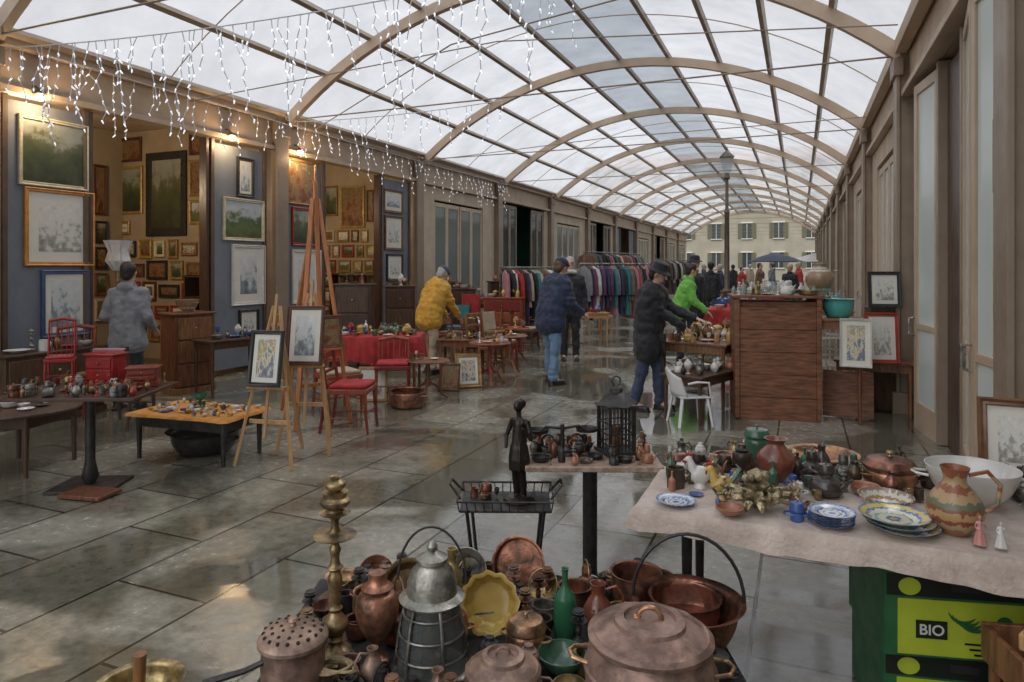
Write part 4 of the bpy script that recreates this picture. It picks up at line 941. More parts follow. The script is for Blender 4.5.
# =============== RIGHT MID STALL ===============
c0 = pt(735, 419); c1 = pt(822, 423)
mx, my = (c0[0] + c1[0]) / 2, (c0[1] + c1[1]) / 2; rz = math.atan2(c1[1] - c0[1], c1[0] - c0[0]); w = math.hypot(c1[0] - c0[0], c1[1] - c0[1])
e = thing('wooden_cupboard', 'tall weathered brown plank cupboard seen from behind', 'cupboard', (mx - math.sin(rz) * .3, my + math.cos(rz) * .3, .004), rz)
b = B()
for k in range(5): b.box((0, -.29, .12 + .243 * k + .0), (w - .1, .02, .238))
mk('back_board', b, crate_wood, e, bevel=.004)
b = B(); b.box((0, .01, .66), (w - .1, .54, 1.22)); mk('carcass', b, crate_wood, e)
for x in (-w / 2 + .025, w / 2 - .025):
    b = B(); b.box((x, -.02, .66), (.05, .6, 1.3)); mk('side_post', b, crate_wood, e, bevel=.006)
b = B(); b.box((0, 0, 1.325), (w + .05, .66, .03)); mk('top', b, crate_wood, e, bevel=.006)
ce = (mx - math.sin(rz) * .3, my + math.cos(rz) * .3)
clutter(-w / 2, w / 2, -.3, .3, 1.346, 34, [clear, cw, clear, brass, cw, clear], 'the plank cupboard', cen=ce, rz=rz, sc=.9)
q = at(820, 7.6); vessel('vase', 'large patterned beige vase on the cupboard', 'vase', (q[0], q[1], 1.346), .15, .36, 'vase', plate_cream, 'ears')
q = at(838, 7.4); table('narrow pine stand beside the plank cupboard', (q[0], q[1], .004), rad(0), .5, .5, 1.1, wood, name='stand')
vessel('bowl', 'turquoise glazed deep bowl on the stand', 'bowl', (q[0], q[1], 1.105), .17, .2, 'basin', cteal)
p = pt(848, 418); b = B(); b.box((0, 0, .26), (.5, .03, .5), rx=rad(-12)); mk('brown_board', b, crate_wood, loc=p, rot=(0, 0, fc(p)), label='plain brown board leaning beside the cupboard', cat='board')
p = at(856, 7.0); picture((p[0], p[1], .62), fc(p), .30, .5, white_frame, A_color, .02, .05, rad(6), label='floral poster in white frame leaning on the stand')
p = at(883, 7.3); picture((p[0], p[1], .62), fc(p, .3), .34, .54, red_frame, A_sketch, .04, .05, rad(6), label='pale print in red frame leaning on the stand')
p = at(885, 7.6); picture((p[0], p[1], 1.2), fc(p, .3), .34, .4, black_frame, A_sketch, .04, .04, rad(6), label='sketch in black frame above the stand')
p = at(872, 7.5); table('side shelf holding leaning pictures', (p[0] + .03, p[1] + .12, .004), fc(p), .8, .3, .61, wood)
p = at(885, 7.75); b = B(); b.box((0, 0, .6), (.36, .2, 1.18)); mk('plinth', b, wood_dk, loc=(p[0], p[1] + .1, .004), rot=(0, 0, fc(p, .3)), bevel=.006, label='dark display plinth carrying a framed sketch', cat='plinth')
p = at(712, 8.6); table('stall table with carved wooden objects', (p[0], p[1], .004), rad(80), 1.6, .8, .76, wood)
clutter(-.75, .75, -.38, .38, .762, 50, [wood, brass, cterra, wood_lt, cw, bronze, cyel], 'the stall table', cen=p, rz=rad(80), sc=1.05)
p = pt(705, 415); table('low bench with dark wares beside the chair', (p[0], p[1], .004), rad(70), 1.1, .5, .5, wood_dk); clutter(-.5, .5, -.22, .22, .502, 26, [cw, iron, pewter, bronze, cterra], 'the low bench', cen=p, rz=rad(70))
p = at(738, 15); table('distant stall table with crowded pottery', (p[0], p[1], .004), rad(85), 3.0, .9, .78, wood); drape('tablecloth', 'red cloth on the distant stall table', (p[0], p[1], 0), 3.05, .95, .79, .4, cloth_red, .02, 12, rad(85))
clutter(-1.4, 1.4, -.4, .4, .8, 36, [cw, cbl, cyel, cred, brass], 'the distant stall', cen=p, rz=rad(85), sc=1.8, n_=10)
p = at(768, 21); table('far stall table with red cloth', (p[0], p[1], .004), rad(85), 3.0, .9, .78, wood); drape('tablecloth', 'red cloth on the far stall table', (p[0], p[1], 0), 3.05, .95, .79, .4, cloth_red, .02, 13, rad(85))
clutter(-1.4, 1.4, -.4, .4, .8, 24, [cw, cbl, cyel, cred, brass], 'the far stall', cen=p, rz=rad(85), sc=2.2, n_=10)
p = at(826, 13); table('stall table along the shop fronts with pottery', (p[0], p[1], .004), rad(90), 3.0, .8, .9, wood); clutter(-1.4, 1.4, -.35, .35, .902, 30, [cw, clear, cbl, cteal, brass], 'the shop front stall', cen=p, rz=rad(90), sc=2.0, n_=10)

# white plastic chair
p = pt(690, 424)
e = thing('plastic_chair', 'small white moulded plastic garden chair', 'chair', p, rad(120)); e.scale = (.72, .72, .72)
b = B(); b.box((0, 0, .42), (.46, .44, .025)); mk('seat', b, plastic_w, e, bevel=.01)
b = B(); vs = []
for j in range(7):
    for i in range(9):
        a = rad(-62 + 124 * i / 8); t = j / 6
        vs.append((.25 * math.sin(a), .0 + .25 * math.cos(a) + .1 * t, .43 + t * (.42 - .16 * abs(math.sin(a)))))
b.add(vs, [(j * 9 + i, j * 9 + i + 1, j * 9 + i + 10, j * 9 + i + 9) for j in range(6) for i in range(8)])
o = mk('backrest', b, plastic_w, e); so_ = o.modifiers.new('s', 'SOLIDIFY'); so_.thickness = .012
for sx in (-1, 1):
    for sy in (-1, 1): b = B(); b.beam((sx * .2, sy * .19, .41), (sx * .25, sy * .25, .0), .045, .03); mk('leg', b, plastic_w, e)
    b = B(); b.tube([(sx * .23, .12, .62), (sx * .26, 0, .65), (sx * .26, -.18, .64), (sx * .24, -.22, .42)], .016, 8); mk('armrest', b, plastic_w, e)
# lamp post
p = at(727, 20)
e = thing('street_lamp', 'tall grey cast iron lamp post with lantern', 'street lamp', p)
b = B(); b.lathe([(0, 0), (.22, 0), (.22, .2), (.14, .3), (.12, .9), (.15, .95), (.08, 1.05), (.065, 3.2), (.09, 3.25), (.05, 3.35), (.045, 4.2), (.1, 4.25), (.06, 4.4), (0, 4.4)], 16); mk('post', b, steel_dk, e)
b = B(); b.lathe([(.1, 4.4), (.19, 4.85), (.02, 4.86)], 6); mk('lantern_glass', b, clear, e)
b = B(); b.lathe([(.22, 4.86), (.2, 4.9), (.08, 5.02), (.03, 5.05), (.02, 5.15), (0, 5.16)], 6); mk('lantern_cap', b, steel_dk, e)
p = at(775, 44); e = thing('market_umbrella', 'blue market umbrella over a far stall', 'umbrella', p)
b = B(); b.cyl((0, 0, 0), (0, 0, 2.5), .03); mk('pole', b, pewter, e); b = B(); b.lathe([(1.7, 2.0), (1.0, 2.3), (0, 2.6), (0, 2.58), (1.0, 2.27), (1.68, 1.98)], 8); mk('canopy', b, f_navy, e)
p = at(815, 46); e = thing('market_umbrella', 'white market umbrella over a far stall', 'umbrella', p)
b = B(); b.cyl((0, 0, 0), (0, 0, 2.5), .03); mk('pole', b, pewter, e); b = B(); b.lathe([(1.9, 2.0), (1.0, 2.3), (0, 2.6), (0, 2.58), (1.0, 2.27), (1.88, 1.98)], 8); mk('canopy', b, f_white, e)

# =============== FOREGROUND RIGHT TABLE ===============
TX0, TX1, TY0, TY1, TZ = -.58, 1.10, 2.53, 3.42, .75
e = thing('trestle_table', 'folding trestle table beneath the beige cloth', 'table', ((TX0 + TX1) / 2, (TY0 + TY1) / 2, .004))
b = B(); b.box((0, 0, TZ - .03), (1.6, .84, .03)); mk('table_top', b, wood, e)
legs4(e, 1.5, .5, TZ - .045, .05, iron, yo=.17)
drape('tablecloth', 'stained beige cloth draped over the trestle table', ((TX0 + TX1) / 2, (TY0 + TY1) / 2, 0), 1.66, .88, TZ, .085, cloth_tab, .007, 3)
z = TZ + .006
def tpt(u, v): q = pt(u, v, z); return q
taken = []
def V(name, label, u, v, r, h, prof, m, ex='', **k):
    q = tpt(u, v); taken.append((q[0], q[1], r)); return vessel(name, label, k.pop('cat', name.replace('_', ' ')), q, r, h, prof, m, ex, **k)
V('vase', 'round shouldered red brown glazed vase', 776, 480, .078, .175, 'vase', cbr, n=36)
V('lidded_jar', 'green painted jar with lid and knob', 757, 468, .055, .14, 'cauldron', cgr, 'lid')
V('serving_bowl', 'large white enamel bowl', 972, 505, .155, .145, 'bowl', cw, 'ears', n=40)
V('painted_jug', 'hand painted terracotta jug with large handle', 955, 532, .086, .22, 'ewer', majolica, 'chandle', n=36, rz=.2)
V('cooking_pot', 'lidded copper pot with side ears', 890, 486, .10, .075, 'cauldron', copper, 'lid,ears', n=36, rz=.5, m2=brass)
V('bowl', 'patterned cream bowl with dark rim', 886, 507, .095, .045, 'bowl', plate_cream, n=36)
V('teapot', 'dark glazed teapot with spout', 826, 494, .064, .085, 'kettle', cdk, 'lid,spout,chandle', rz=2.6)
V('teapot', 'brown glazed teapot beside the vase', 812, 476, .05, .075, 'kettle', cdk, 'lid,spout,chandle', rz=1.6)
V('baking_tray', 'wide shallow dark copper pan', 822, 460, .15, .035, 'basin', copper, n=36)
V('baking_tray', 'wide shallow brass pan', 772, 456, .10, .035, 'basin', brass, n=36)
for k in range(5):
    q = tpt(831, 524); vessel('dinner_plate', 'blue and white patterned plate in a stack', 'plate', (q[0] + R.uniform(-.004, .004), q[1], z + k * .0085), .077, .014, 'plate', plate_blue, n=40, group='stacked blue patterned plates')
taken.append((q[0], q[1], .08))
for k in range(3):
    q = tpt(903, 530); vessel('serving_plate', 'wide majolica plate with blue and yellow border', 'plate', (q[0] - .012 * k, q[1] + .01 * k, z + k * .012), .112, .022, 'plate', plate_multi, n=44, group='stacked majolica plates')
taken.append((q[0], q[1], .13))
V('saucer', 'small blue patterned dish at the cloth edge', 676, 503, .075, .015, 'plate', plate_blue, n=36)
V('mug', 'dark pewter mug on the cloth', 676, 487, .036, .08, 'mug', bronze, 'chandle')
V('bowl', 'orange glazed small bowl', 730, 515, .05, .03, 'bowl', cterra)
V('bottle', 'tiny green glass bottle', 805, 473, .02, .11, 'bottle', green_gl)
V('urn', 'dark bronze lidded urn', 742, 477, .04, .14, 'urn', bronze)
q = tpt(757, 508); taken.append((q[0], q[1], .13))
e = thing('ornate_centrepiece', 'ornate gilded bronze centrepiece with scrolling leaves', 'ornament', q)
b = B(); rr2 = random.Random(5)
for k in range(26):
    a = k * 6.283 / 26 + rr2.uniform(-.1, .1); rr_ = rr2.uniform(.085, .15); c_, s_ = math.cos(a), math.sin(a); hh = rr2.uniform(.02, .08)
    b.tube([(.03 * c_, .03 * s_, .02), (rr_ * .6 * c_, rr_ * .6 * s_, .03 + hh * .5), (rr_ * c_, rr_ * s_ * .7, hh), (rr_ * 1.1 * c_, rr_ * .8 * s_, hh + .02), (rr_ * .98 * c_, rr_ * .75 * s_, hh + .032)], [.014, .011, .008, .006, .003], 7)
    b.ell((rr_ * .8 * c_, rr_ * .6 * s_, .03 + hh * .4), (.016, .008, .013), 8)
mk('leaf_base', b, gilt, e)
b = B(); b.lathe([(0, .02), (.05, .03), (.03, .07), (.045, .09), (.02, .11), (.035, .13), (0, .15)], 14, wav=.15, wn=6)
for k in range(9):
    a = k * .7; b.ell((.04 * math.cos(a), .04 * math.sin(a), .07 + .008 * k), (.016, .02, .014), 8)
mk('finial', b, gilt, e)
def rooster(u, v, m):
    q = tpt(u, v); taken.append((q[0], q[1], .06)); e = thing('rooster_figurine', 'painted ceramic rooster with red comb', 'figurine', q, rad(20)); e.scale = (.9, .9, .9)
    b = B(); b.ell((0, 0, .06), (.05, .032, .04)); b.capsule((-.03, 0, .08), (-.045, 0, .125), .022, .014); b.ell((-.05, 0, .13), (.017, .014, .015)); b.capsule((-.062, 0, .128), (-.078, 0, .124), .006, .002, 8); b.cyl((0, 0, 0), (0, 0, .03), .03, .018)
    mkr('body', b, m, e, .004, 0, 2)
    b = B()
    for k in range(5): b.tube([(.035, 0, .07), (.06 + .004 * k, 0, .1 + .008 * k), (.085 - .006 * k, (k - 2) * .004, .09 + .014 * k)], [.012, .01, .004], 6)
    mk('tail', b, cgr, e)
    b = B()
    for k in range(4): b.ell((-.062 + .009 * k, 0, .146 + .003 * (k % 2)), (.006, .003, .009), 8)
    b.ell((-.066, 0, .112), (.005, .004, .01), 8); mk('comb', b, cred, e)
rooster(700, 488, cw); rooster(722, 499, cyel)
def bronze_figure(name, label, loc, h, m, rz=0, robe=True):
    e = thing(name, label, 'statue', loc, rz); k = h
    b = B(); P = lambda x, y, z_: (x * k, y * k, z_ * k)
    b.lathe([(0, 0), (.16 * k, 0), (.15 * k, .03 * k), (.11 * k, .05 * k), (0, .05 * k)], 20)
    b.capsule(P(-.03, 0, .06), P(-.035, -.02, .3), .03 * k, .04 * k); b.capsule(P(.04, .02, .06), P(.035, 0, .3), .03 * k, .042 * k); b.capsule(P(-.035, -.02, .3), P(-.03, 0, .5), .04 * k, .06 * k); b.capsule(P(.035, 0, .3), P(.03, 0, .5), .042 * k, .06 * k)
    b.capsule(P(0, 0, .52), P(0, .01, .74), .075 * k, .07 * k); b.capsule(P(-.09, .01, .76), P(.09, .01, .76), .035 * k); b.capsule(P(0, 0, .78), P(0, -.01, .86), .026 * k); b.ell(P(0, -.012, .91), (.045 * k, .055 * k, .06 * k)); b.ell(P(.0, .03, .93), (.05 * k, .045 * k, .05 * k))
    b.capsule(P(-.1, .01, .75), P(-.15, -.02, .6), .028 * k, .022 * k); b.capsule(P(-.15, -.02, .6), P(-.08, -.1, .52), .022 * k, .016 * k)
    b.capsule(P(.1, .01, .75), P(.17, -.02, .62), .028 * k, .022 * k); b.capsule(P(.17, -.02, .62), P(.12, -.08, .72), .022 * k, .016 * k)
    if robe == 'full': b.lathe([(0, .02 * k), (.22 * k, .02 * k), (.2 * k, .15 * k), (.13 * k, .42 * k), (.08 * k, .62 * k), (0, .62 * k)], 16, wav=.08, wn=6)
    elif robe: b.lathe([(0, .3 * k), (.1 * k, .3 * k), (.105 * k, .4 * k), (.09 * k, .5 * k), (.06 * k, .6 * k), (0, .6 * k)], 16, wav=.12, wn=6)
    mkr('figure', b, m, e, max(.0022, .007 * k), .004, 1)
q = tpt(980, 545); bronze_figure('figurine', 'small painted porcelain lady in pink dress', q, .095, cpink, robe='full'); q = tpt(1001, 548); bronze_figure('figurine', 'small painted porcelain lady in white robe', q, .085, cw, robe='full')
q = tpt(903, 484); bronze_figure('figurine', 'dark bronze figurine beside the copper pot', (q[0], q[1] + .1, q[2]), .14, bronze)
p = at(1016, 2.85, z); taken.append((p[0], p[1], .15)); picture((p[0], p[1], z), fc(p, rad(10)), .26, .34, brown_frame, A_sketch, .035, .04, rad(8), label='brown framed drawing standing on the beige cloth')
clutter(TX0 + .03, TX1 - .1, TY0 + .38, TY1 - .03, z, 80, [bronze, brass, copper, cbr, cdk, cgr, cw, pewter, cterra, bronze, cdk], 'the beige cloth', taken=taken, n_=20, sc=.68)
clutter(TX0 + .04, TX0 + .7, TY0 + .05, TY0 + .5, z, 26, [brass, cw, cbl, pewter, cterra], 'the beige cloth', taken=taken, sc=.4, n_=16, kinds=('bowl', 'mug', 'plate', 'bottle', 'pot'))
# fruit cartons
def carton(loc, rz, label):
    e = thing('carton', label, 'cardboard box', loc, rz); w, d, h = .46, .36, .29
    b = B()
    for c_, s_ in (((0, -d / 2, h / 2), (w, .006, h)), ((0, d / 2, h / 2), (w, .006, h)), ((-w / 2, 0, h / 2), (.006, d - .007, h)), ((w / 2, 0, h / 2), (.006, d - .007, h)), ((0, 0, .004), (w - .01, d - .01, .006)), ((0, 0, h + .003), (w + .01, d + .01, .006))): b.box(c_, s_)
    mk('box', b, box_green, e)
    b = B(); b.box((.02, -d / 2 - .005, h * .36), (w * .9, .003, h * .66)); mk('printed_label', b, box_yellow, e)
    b = B(); b.box((0, -d / 2 - .0045, h * .85), (w * .97, .002, h * .26)); mk('dark_band', b, ink, e)
    b = B(); b.box((.03, -d / 2 - .0065, h * .85), (.09, .002, .028)); mk('hand_hole', b, tarp, e, bevel=.0008)
    b = B(); b.box((-.08, -d / 2 - .0085, h * .34), (.10, .002, .062)); mk('word_badge', b, ink, e)
    b = B()
    for q in range(3): b.box((.10, -d / 2 - .0085, h * .20 - q * .018), (.15 - q * .03, .002, .006))
    mk('small_print', b, ink, e)
    MX = Matrix.Rotation(math.pi / 2, 3, 'X')
    b = B(); b.lathe([(0, 0), (.026, 0), (.026, .002), (0, .002)], 24, (.15, -d / 2 - .008, h * .46), M=MX); mk('round_logo', b, box_green, e)
    b = B(); b.lathe([(0, 0), (.03, 0), (.03, .002), (0, .002)], 24, (-.15, -d / 2 - .0072, h * .84), sx=1.2, M=MX); mk('oval_logo', b, box_yellow, e)
    b = B()
    for q in range(4): b.tube(arc((.02 + .012 * q, -d / 2 - .009, h * (.62 - .03 * q)), .05, 200, 320, 8), [.001, .003, .005, .006, .006, .006, .005, .003, .001], 6)
    mk('printed_fruit', b, box_green, e)
    for txt, x, zz, sz, m in (('BIO', -.121, h * .34 - .017, .05, white_ink),):
        cu = bpy.data.curves.new('t', 'FONT'); cu.body = txt; cu.size = sz; cu.extrude = .0006; cu.offset = .0008
        to = bpy.data.objects.new('t', cu); col.objects.link(to); bpy.context.view_layer.update()
        me = bpy.data.meshes.new_from_object(to); bpy.data.objects.remove(to)
        me.materials.clear(); me.materials.append(m)
        o = bpy.data.objects.new('lettering', me); col.objects.link(o); o.parent = e; o.location = (x, -d / 2 - .0106, zz); o.rotation_euler = (math.pi / 2, 0, 0)
carton((.46, 2.97, .004), rad(12), 'green and yellow fruit carton at the bottom'); carton((.45, 2.93, .302), rad(14), 'green and yellow fruit carton marked BIO under the table')
e = thing('wooden_crate', 'rough wooden slatted crate with worn edges', 'crate', (.70, 2.46, .004), rad(14))
for k in range(3):
    for c_, s_ in (((0, -.12, .08 + .2 * k), (.3, .018, .11)), ((0, .12, .08 + .2 * k), (.3, .018, .11)), ((-.145, 0, .08 + .2 * k), (.018, .22, .11)), ((.145, 0, .08 + .2 * k), (.018, .22, .11))):
        b = B(); b.box(c_, s_); mk('slat', b, wood, e, bevel=.003)
for sx in (-1, 1):
    for sy in (-1, 1): b = B(); b.box((sx * .125, sy * .1, .27), (.022, .022, .54)); mk('corner_post', b, wood, e)
e = thing('wood_plane', 'old carpenter plane resting on the wooden crate', 'tool', (.66, 2.46, .545), rad(60))
b = B(); b.box((0, 0, .025), (.22, .06, .05)); mk('block', b, wood_lt, e, bevel=.006)
b = B(); b.tube([(.07, 0, .05), (.08, 0, .09), (.06, 0, .11)], [.014, .012, .01], 8); mk('handle', b, wood_red, e)
b = B(); b.box((-.01, 0, .07), (.006, .045, .08), ry=rad(-35)); mk('blade', b, pewter, e)

# =============== PEDESTAL TABLE WITH LANTERN ===============
p = at(590, 3.25); table('small pedestal table with speckled top', (p[0], p[1], .004), rad(22), .62, .42, .755, speckle, 'ped', m2=iron)
pc = (p[0], p[1]); rzt = rad(22)
def loc2(x, y, zz, c=pc, rz=rzt):
    v = Matrix.Rotation(rz, 3, 'Z') @ Vector((x, y, 0)); return (c[0] + v.x, c[1] + v.y, zz)
e = thing('iron_lantern', 'black wrought iron square lantern with pitched roof', 'lantern', loc2(.13, .04, .757), rad(40)); w = .065; H = .23
b = B(); b.box((0, 0, .008), (.16, .16, .016)); b.box((0, 0, H), (.155, .155, .01))
for sx in (-1, 1):
    for sy in (-1, 1): b.box((sx * w, sy * w, H / 2), (.01, .01, H))
for k in range(7):
    o = -w + w * 2 * (k + .5) / 7
    for a_ in ((o, -w), (o, w), (-w, o), (w, o)): b.cyl((a_[0], a_[1], .01), (a_[0], a_[1], H), .003, n=6)
for zz in (.05, .1, .15):
    for c_, s_ in (((0, -w, zz), (.13, .004, .006)), ((0, w, zz), (.13, .004, .006)), ((-w, 0, zz), (.004, .13, .006)), ((w, 0, zz), (.004, .13, .006))): b.box(c_, s_)
mk('cage', b, iron, e)
b = B(); b.lathe([(.115, H + .005), (.09, H + .02), (.05, H + .055), (.035, H + .06), (.035, H + .08), (.015, H + .095), (0, H + .1)], 4); mk('roof', b, iron, e)
b = B(); b.tube(arc((0, 0, H + .115), .022, 0, 360, 14)[:-1], .004, 6, True); mk('ring', b, iron, e)
b = B(); b.cyl((0, 0, .018), (0, 0, .13), .022, n=14); mk('candle', b, copper, e)
tk = [(.13, .04, .11)]
clutter(-.3, .3, -.2, .2, .757, 44, [pewter, iron, copper, bronze, iron, cterra], 'the pedestal table', cen=pc, rz=rzt, taken=tk, sc=.48)
e = thing('balance_scale', 'old iron balance scale with curled arms', 'scale', loc2(-.13, .02, .757), rad(30))
b = B(); b.box((0, 0, .012), (.2, .1, .024)); b.tube([(-.12, 0, .1), (-.08, 0, .13), (0, 0, .12), (.08, 0, .13), (.12, 0, .1)], .007, 8); b.cyl((0, 0, .02), (0, 0, .14), .01)
for sx in (-1, 1): b.tube(arc((sx * .07, 0, .06), .03, 0, 300, 12), .005, 6); b.lathe([(.0, .1), (.05, .105), (.055, .12), (.05, .108)], 16, (sx * .12, 0, .0))
mk('frame', b, iron, e)
p = at(506, 3.1); st = (p[0], p[1])
e = thing('tray_stand', 'black wire plant stand with raised tray edge', 'stand', (p[0], p[1], .004), rad(22)); h = .58
b = B(); b.box((0, 0, h), (.4, .26, .012)); mk('tray', b, iron, e, bevel=.003)
b = B()
for zz in (h + .045,): b.tube([(-.21, -.14, zz), (.21, -.14, zz), (.21, .14, zz), (-.21, .14, zz)], .005, 6, True)
for k in range(12):
    x = -.2 + .4 * k / 11
    for y in (-.135, .135): b.cyl((x, y, h), (x * 1.04, y * 1.03, h + .045), .0028, n=6)
for sx in (-1, 1): b.tube([(sx * .2, -.06, h + .03), (sx * .25, -.04, h + .09), (sx * .25, .04, h + .09), (sx * .2, .06, h + .03)], .006, 6)
mk('rail', b, iron, e)
for sx in (-1, 1):
    for sy in (-1, 1): b = B(); b.tube([(sx * .17, sy * .11, h), (sx * .14, sy * .09, .3), (sx * .19, sy * .13, .01)], .008, 8); mk('leg', b, iron, e)
v = Matrix.Rotation(rad(22), 3, 'Z') @ Vector((.06, 0, 0)); bronze_figure('bronze_statue', 'dark bronze statue of a standing figure on wire tray', (p[0] + v.x, p[1] + v.y, h + .012), .47, bronze_bk, rad(-20), True)
clutter(-.18, .0, -.1, .1, h + .012, 3, [iron, copper], 'the wire tray', cen=st, rz=rad(22), sc=.5)

# =============== FOREGROUND METALWARE on a low cloth-covered table ===============
G0 = .36; K = .79
lt = at(512 - 10, 2.22); LW, LD = 1.5, 1.2
table('low broad table under a black cloth', (lt[0], lt[1], .004), TH, LW, LD, G0 - .012, wood_dk, t=.02, name='low_table')
drape('tablecloth', 'black cloth covering the low metalware table', (lt[0], lt[1], 0), LW + .03, LD + .03, G0 - .006, .26, tarp, .012, 21, TH)
fg = []
def G(name, label, u, v, r, h, prof, m, ex='', dz=0, **k):
    q = pt(u, v, G0); r *= K; h *= K; fg.append((q[0], q[1], r)); return vessel(name, label, k.pop('cat', name.replace('_', ' ')), (q[0], q[1], G0 + dz), r, h, prof, m, ex, **k)
G('cauldron', 'large lidded pinkish copper cauldron with strap handle', 650, 718, .232, .285, 'boiler', copper_pink, 'lid,strap,ears', n=64, rz=.2, m2=copper, t=.006, dent=.009)
G('saucepan', 'lidded grey copper saucepan with flat lid', 503, 710, .145, .13, 'boiler', copper_pink, 'lid,strap,ears', n=48, rz=3.6, t=.005, dent=.007)
G('copper_basin', 'wide copper basin with tall iron bail handle', 688, 640, .225, .18, 'basin', copper, 'bail', n=48, m2=iron, rz=.25, dent=.006)
q = pt(685, 632, G0); vessel('copper_pan', 'small copper pan nested inside the basin', 'pan', (q[0], q[1], G0 + .05), .12, .08, 'pot', copper, n=36)
q = pt(432, 676, G0); fg.append((q[0], q[1], .12)); e = thing('dome_lantern', 'tarnished metal lantern with glass body and domed hood', 'lantern', (q[0], q[1], G0), .3)
b = B(); b.lathe([(0, 0), (.125, 0), (.13, .012), (.122, .03), (.11, .035), (0, .035)], 36); mk('base', b, pewter, e)
b = B(); b.lathe([(.11, .035), (.105, .1), (.09, .19), (.07, .25), (.068, .25), (.088, .19), (.103, .1), (.108, .035)], 32); mk('glass', b, lamp_glass, e)
b = B()
for k in range(6):
    a = k * 1.047; c_, s_ = math.cos(a), math.sin(a); b.tube([(.118 * c_, .118 * s_, .03), (.111 * c_, .111 * s_, .1), (.096 * c_, .096 * s_, .19), (.075 * c_, .075 * s_, .255)], .0055, 6)
for rr_, zz in ((.112, .09), (.103, .15), (.09, .21)): b.tube(arc((0, 0, zz), rr_, 0, 360, 24, 'xy')[:-1], .004, 6, True)
mk('cage', b, pewter, e)
b = B(); b.lathe([(.1, .245), (.104, .252), (.08, .265), (.078, .3), (.065, .335), (.04, .36), (.05, .366), (.05, .375), (.03, .385), (.012, .395), (.018, .41), (.008, .425), (0, .43)], 32); mk('hood', b, pewter, e)
b = B(); b.tube(arc((0, 0, .3), .11, 0, 180, 16, 'xz', .17), .004, 6); mk('carry_handle', b, iron, e)
b = B(); b.lathe([(0, .036), (.04, .036), (.03, .07), (.015, .08), (.02, .15), (0, .17)], 14); mk('burner', b, brass, e)
G('candlestick', 'tall ornate turned brass candlestick with drip pans', 335, 660, .082, .70, 'torchere', brass, n=32)
q = pt(335, 660, G0); vessel('candle_cup', 'brass cup set on the candlestick top', 'cup', (q[0], q[1], G0 + .70 * K), .036, .05, 'vase', brass)
G('copper_urn', 'small copper urn on turned foot', 377, 662, .088, .37, 'urn', copper, n=32)
G('brazier', 'round copper foot warmer with pierced lid', 293, 690, .12, .19, 'pot', copper_pink, 'lid,holes', n=36)
q = pt(138, 706, .01); e = vessel('warming_pan', 'brass pan with upright wooden handle on the paving', 'pan', (q[0], q[1], .006), .15, .09, 'basin', brass, n=40)
b = B(); b.cyl((0, 0, .006), (.01, .0, .2), .02, .024, 14); mk('wooden_handle', b, wood, e)
q0, q1 = pt(203, 684, .44), pt(285, 652, .5); b = B(); b.tube([q0, ((q0[0] + q1[0]) / 2, (q0[1] + q1[1]) / 2, .46), q1], [.012, .009, .008], 8); mk('iron_rod', b, iron, label='long dark iron pan handle lying across', cat='handle')
def lean(name, label, u, v, r, h, prof, m, tilt, rz, ex='', blk=False, **k):
    q = pt(u, v, G0); r *= K
    if blk: fg.append((q[0], q[1], r * .8)); w_ = Vector((q[0], q[1], 0)).normalized() * -.11; fg.append((q[0] + w_.x, q[1] + w_.y, .07))
    vessel(name, label, 'pan', (q[0], q[1], G0 + r * math.sin(rad(tilt)) * .98), r, h, prof, m, ex, rot=(rad(tilt), 0, rad(rz)), n=40, **k)
lean('yellow_mould', 'yellow enamel fluted flower mould standing on edge', 492, 628, .125, .045, 'basin', cyel, 72, 12, blk=True, wav=.05, wn=12)
lean('copper_pan', 'round copper frying pan leaning on edge', 520, 588, .13, .04, 'pot', copper, 70, 10)
lean('copper_pan', 'brass preserving pan leaning on edge', 408, 610, .12, .05, 'basin', brass, 65, 35)
lean('copper_pan', 'tarnished pewter dish leaning on edge', 470, 590, .11, .03, 'plate', pewter, 75, 0)
lean('copper_pan', 'small copper lid leaning on edge', 375, 590, .09, .02, 'plate', copper, 68, 45)
lean('copper_pan', 'brass dish leaning against pots', 545, 600, .08, .02, 'plate', brass, 60, -10)
G('green_bottle', 'green glass bottle with slim neck', 565, 636, .05, .30, 'bottle', green_gl)
G('bowl', 'mottled green enamel bowl', 562, 672, .10, .08, 'bowl', cgr, n=36)
G('copper_pot', 'lidded copper pot with brass knob', 526, 655, .085, .11, 'cauldron', copper, 'lid,ears', m2=brass, n=36)
G('brown_jug', 'brown glazed pitcher with handle', 598, 632, .07, .22, 'ewer', cbr, 'chandle', rz=.3)
G('copper_kettle', 'round copper kettle with spout', 400, 640, .09, .16, 'kettle', copper, 'lid,spout,bail', rz=2.4, n=32)
G('copper_pot', 'small copper saucepan with long handle', 575, 606, .08, .1, 'pot', copper, 'long', rz=2.9)
G('copper_pot', 'deep brown copper pot behind the basin', 636, 604, .12, .16, 'pot', copper, 'ears', n=36)
G('brass_mortar', 'heavy brass mortar between the pots', 590, 676, .06, .1, 'pot', brass)
G('copper_pot', 'open copper pot behind the dome', 372, 618, .09, .13, 'cauldron', copper, 'ears', n=36)
G('brass_jug', 'slender brass ewer with handle', 452, 604, .05, .27, 'ewer', brass, 'chandle,spout')
q = pt(335, 686, G0); b = B(); P = []
for k in range(110):
    a = k * .42; P.append((.06 * math.cos(a) * (1 + .25 * math.sin(k * .37)), .05 * math.sin(a) * (1 + .3 * math.sin(k * .23)), .008 + .06 * abs(math.sin(k * .11))))
b.tube(P, .0045, 6); mk('cord_coil', b, rope, loc=(q[0], q[1], G0), label='tangled coil of yellowish cord', cat='cord')
cnt = 0
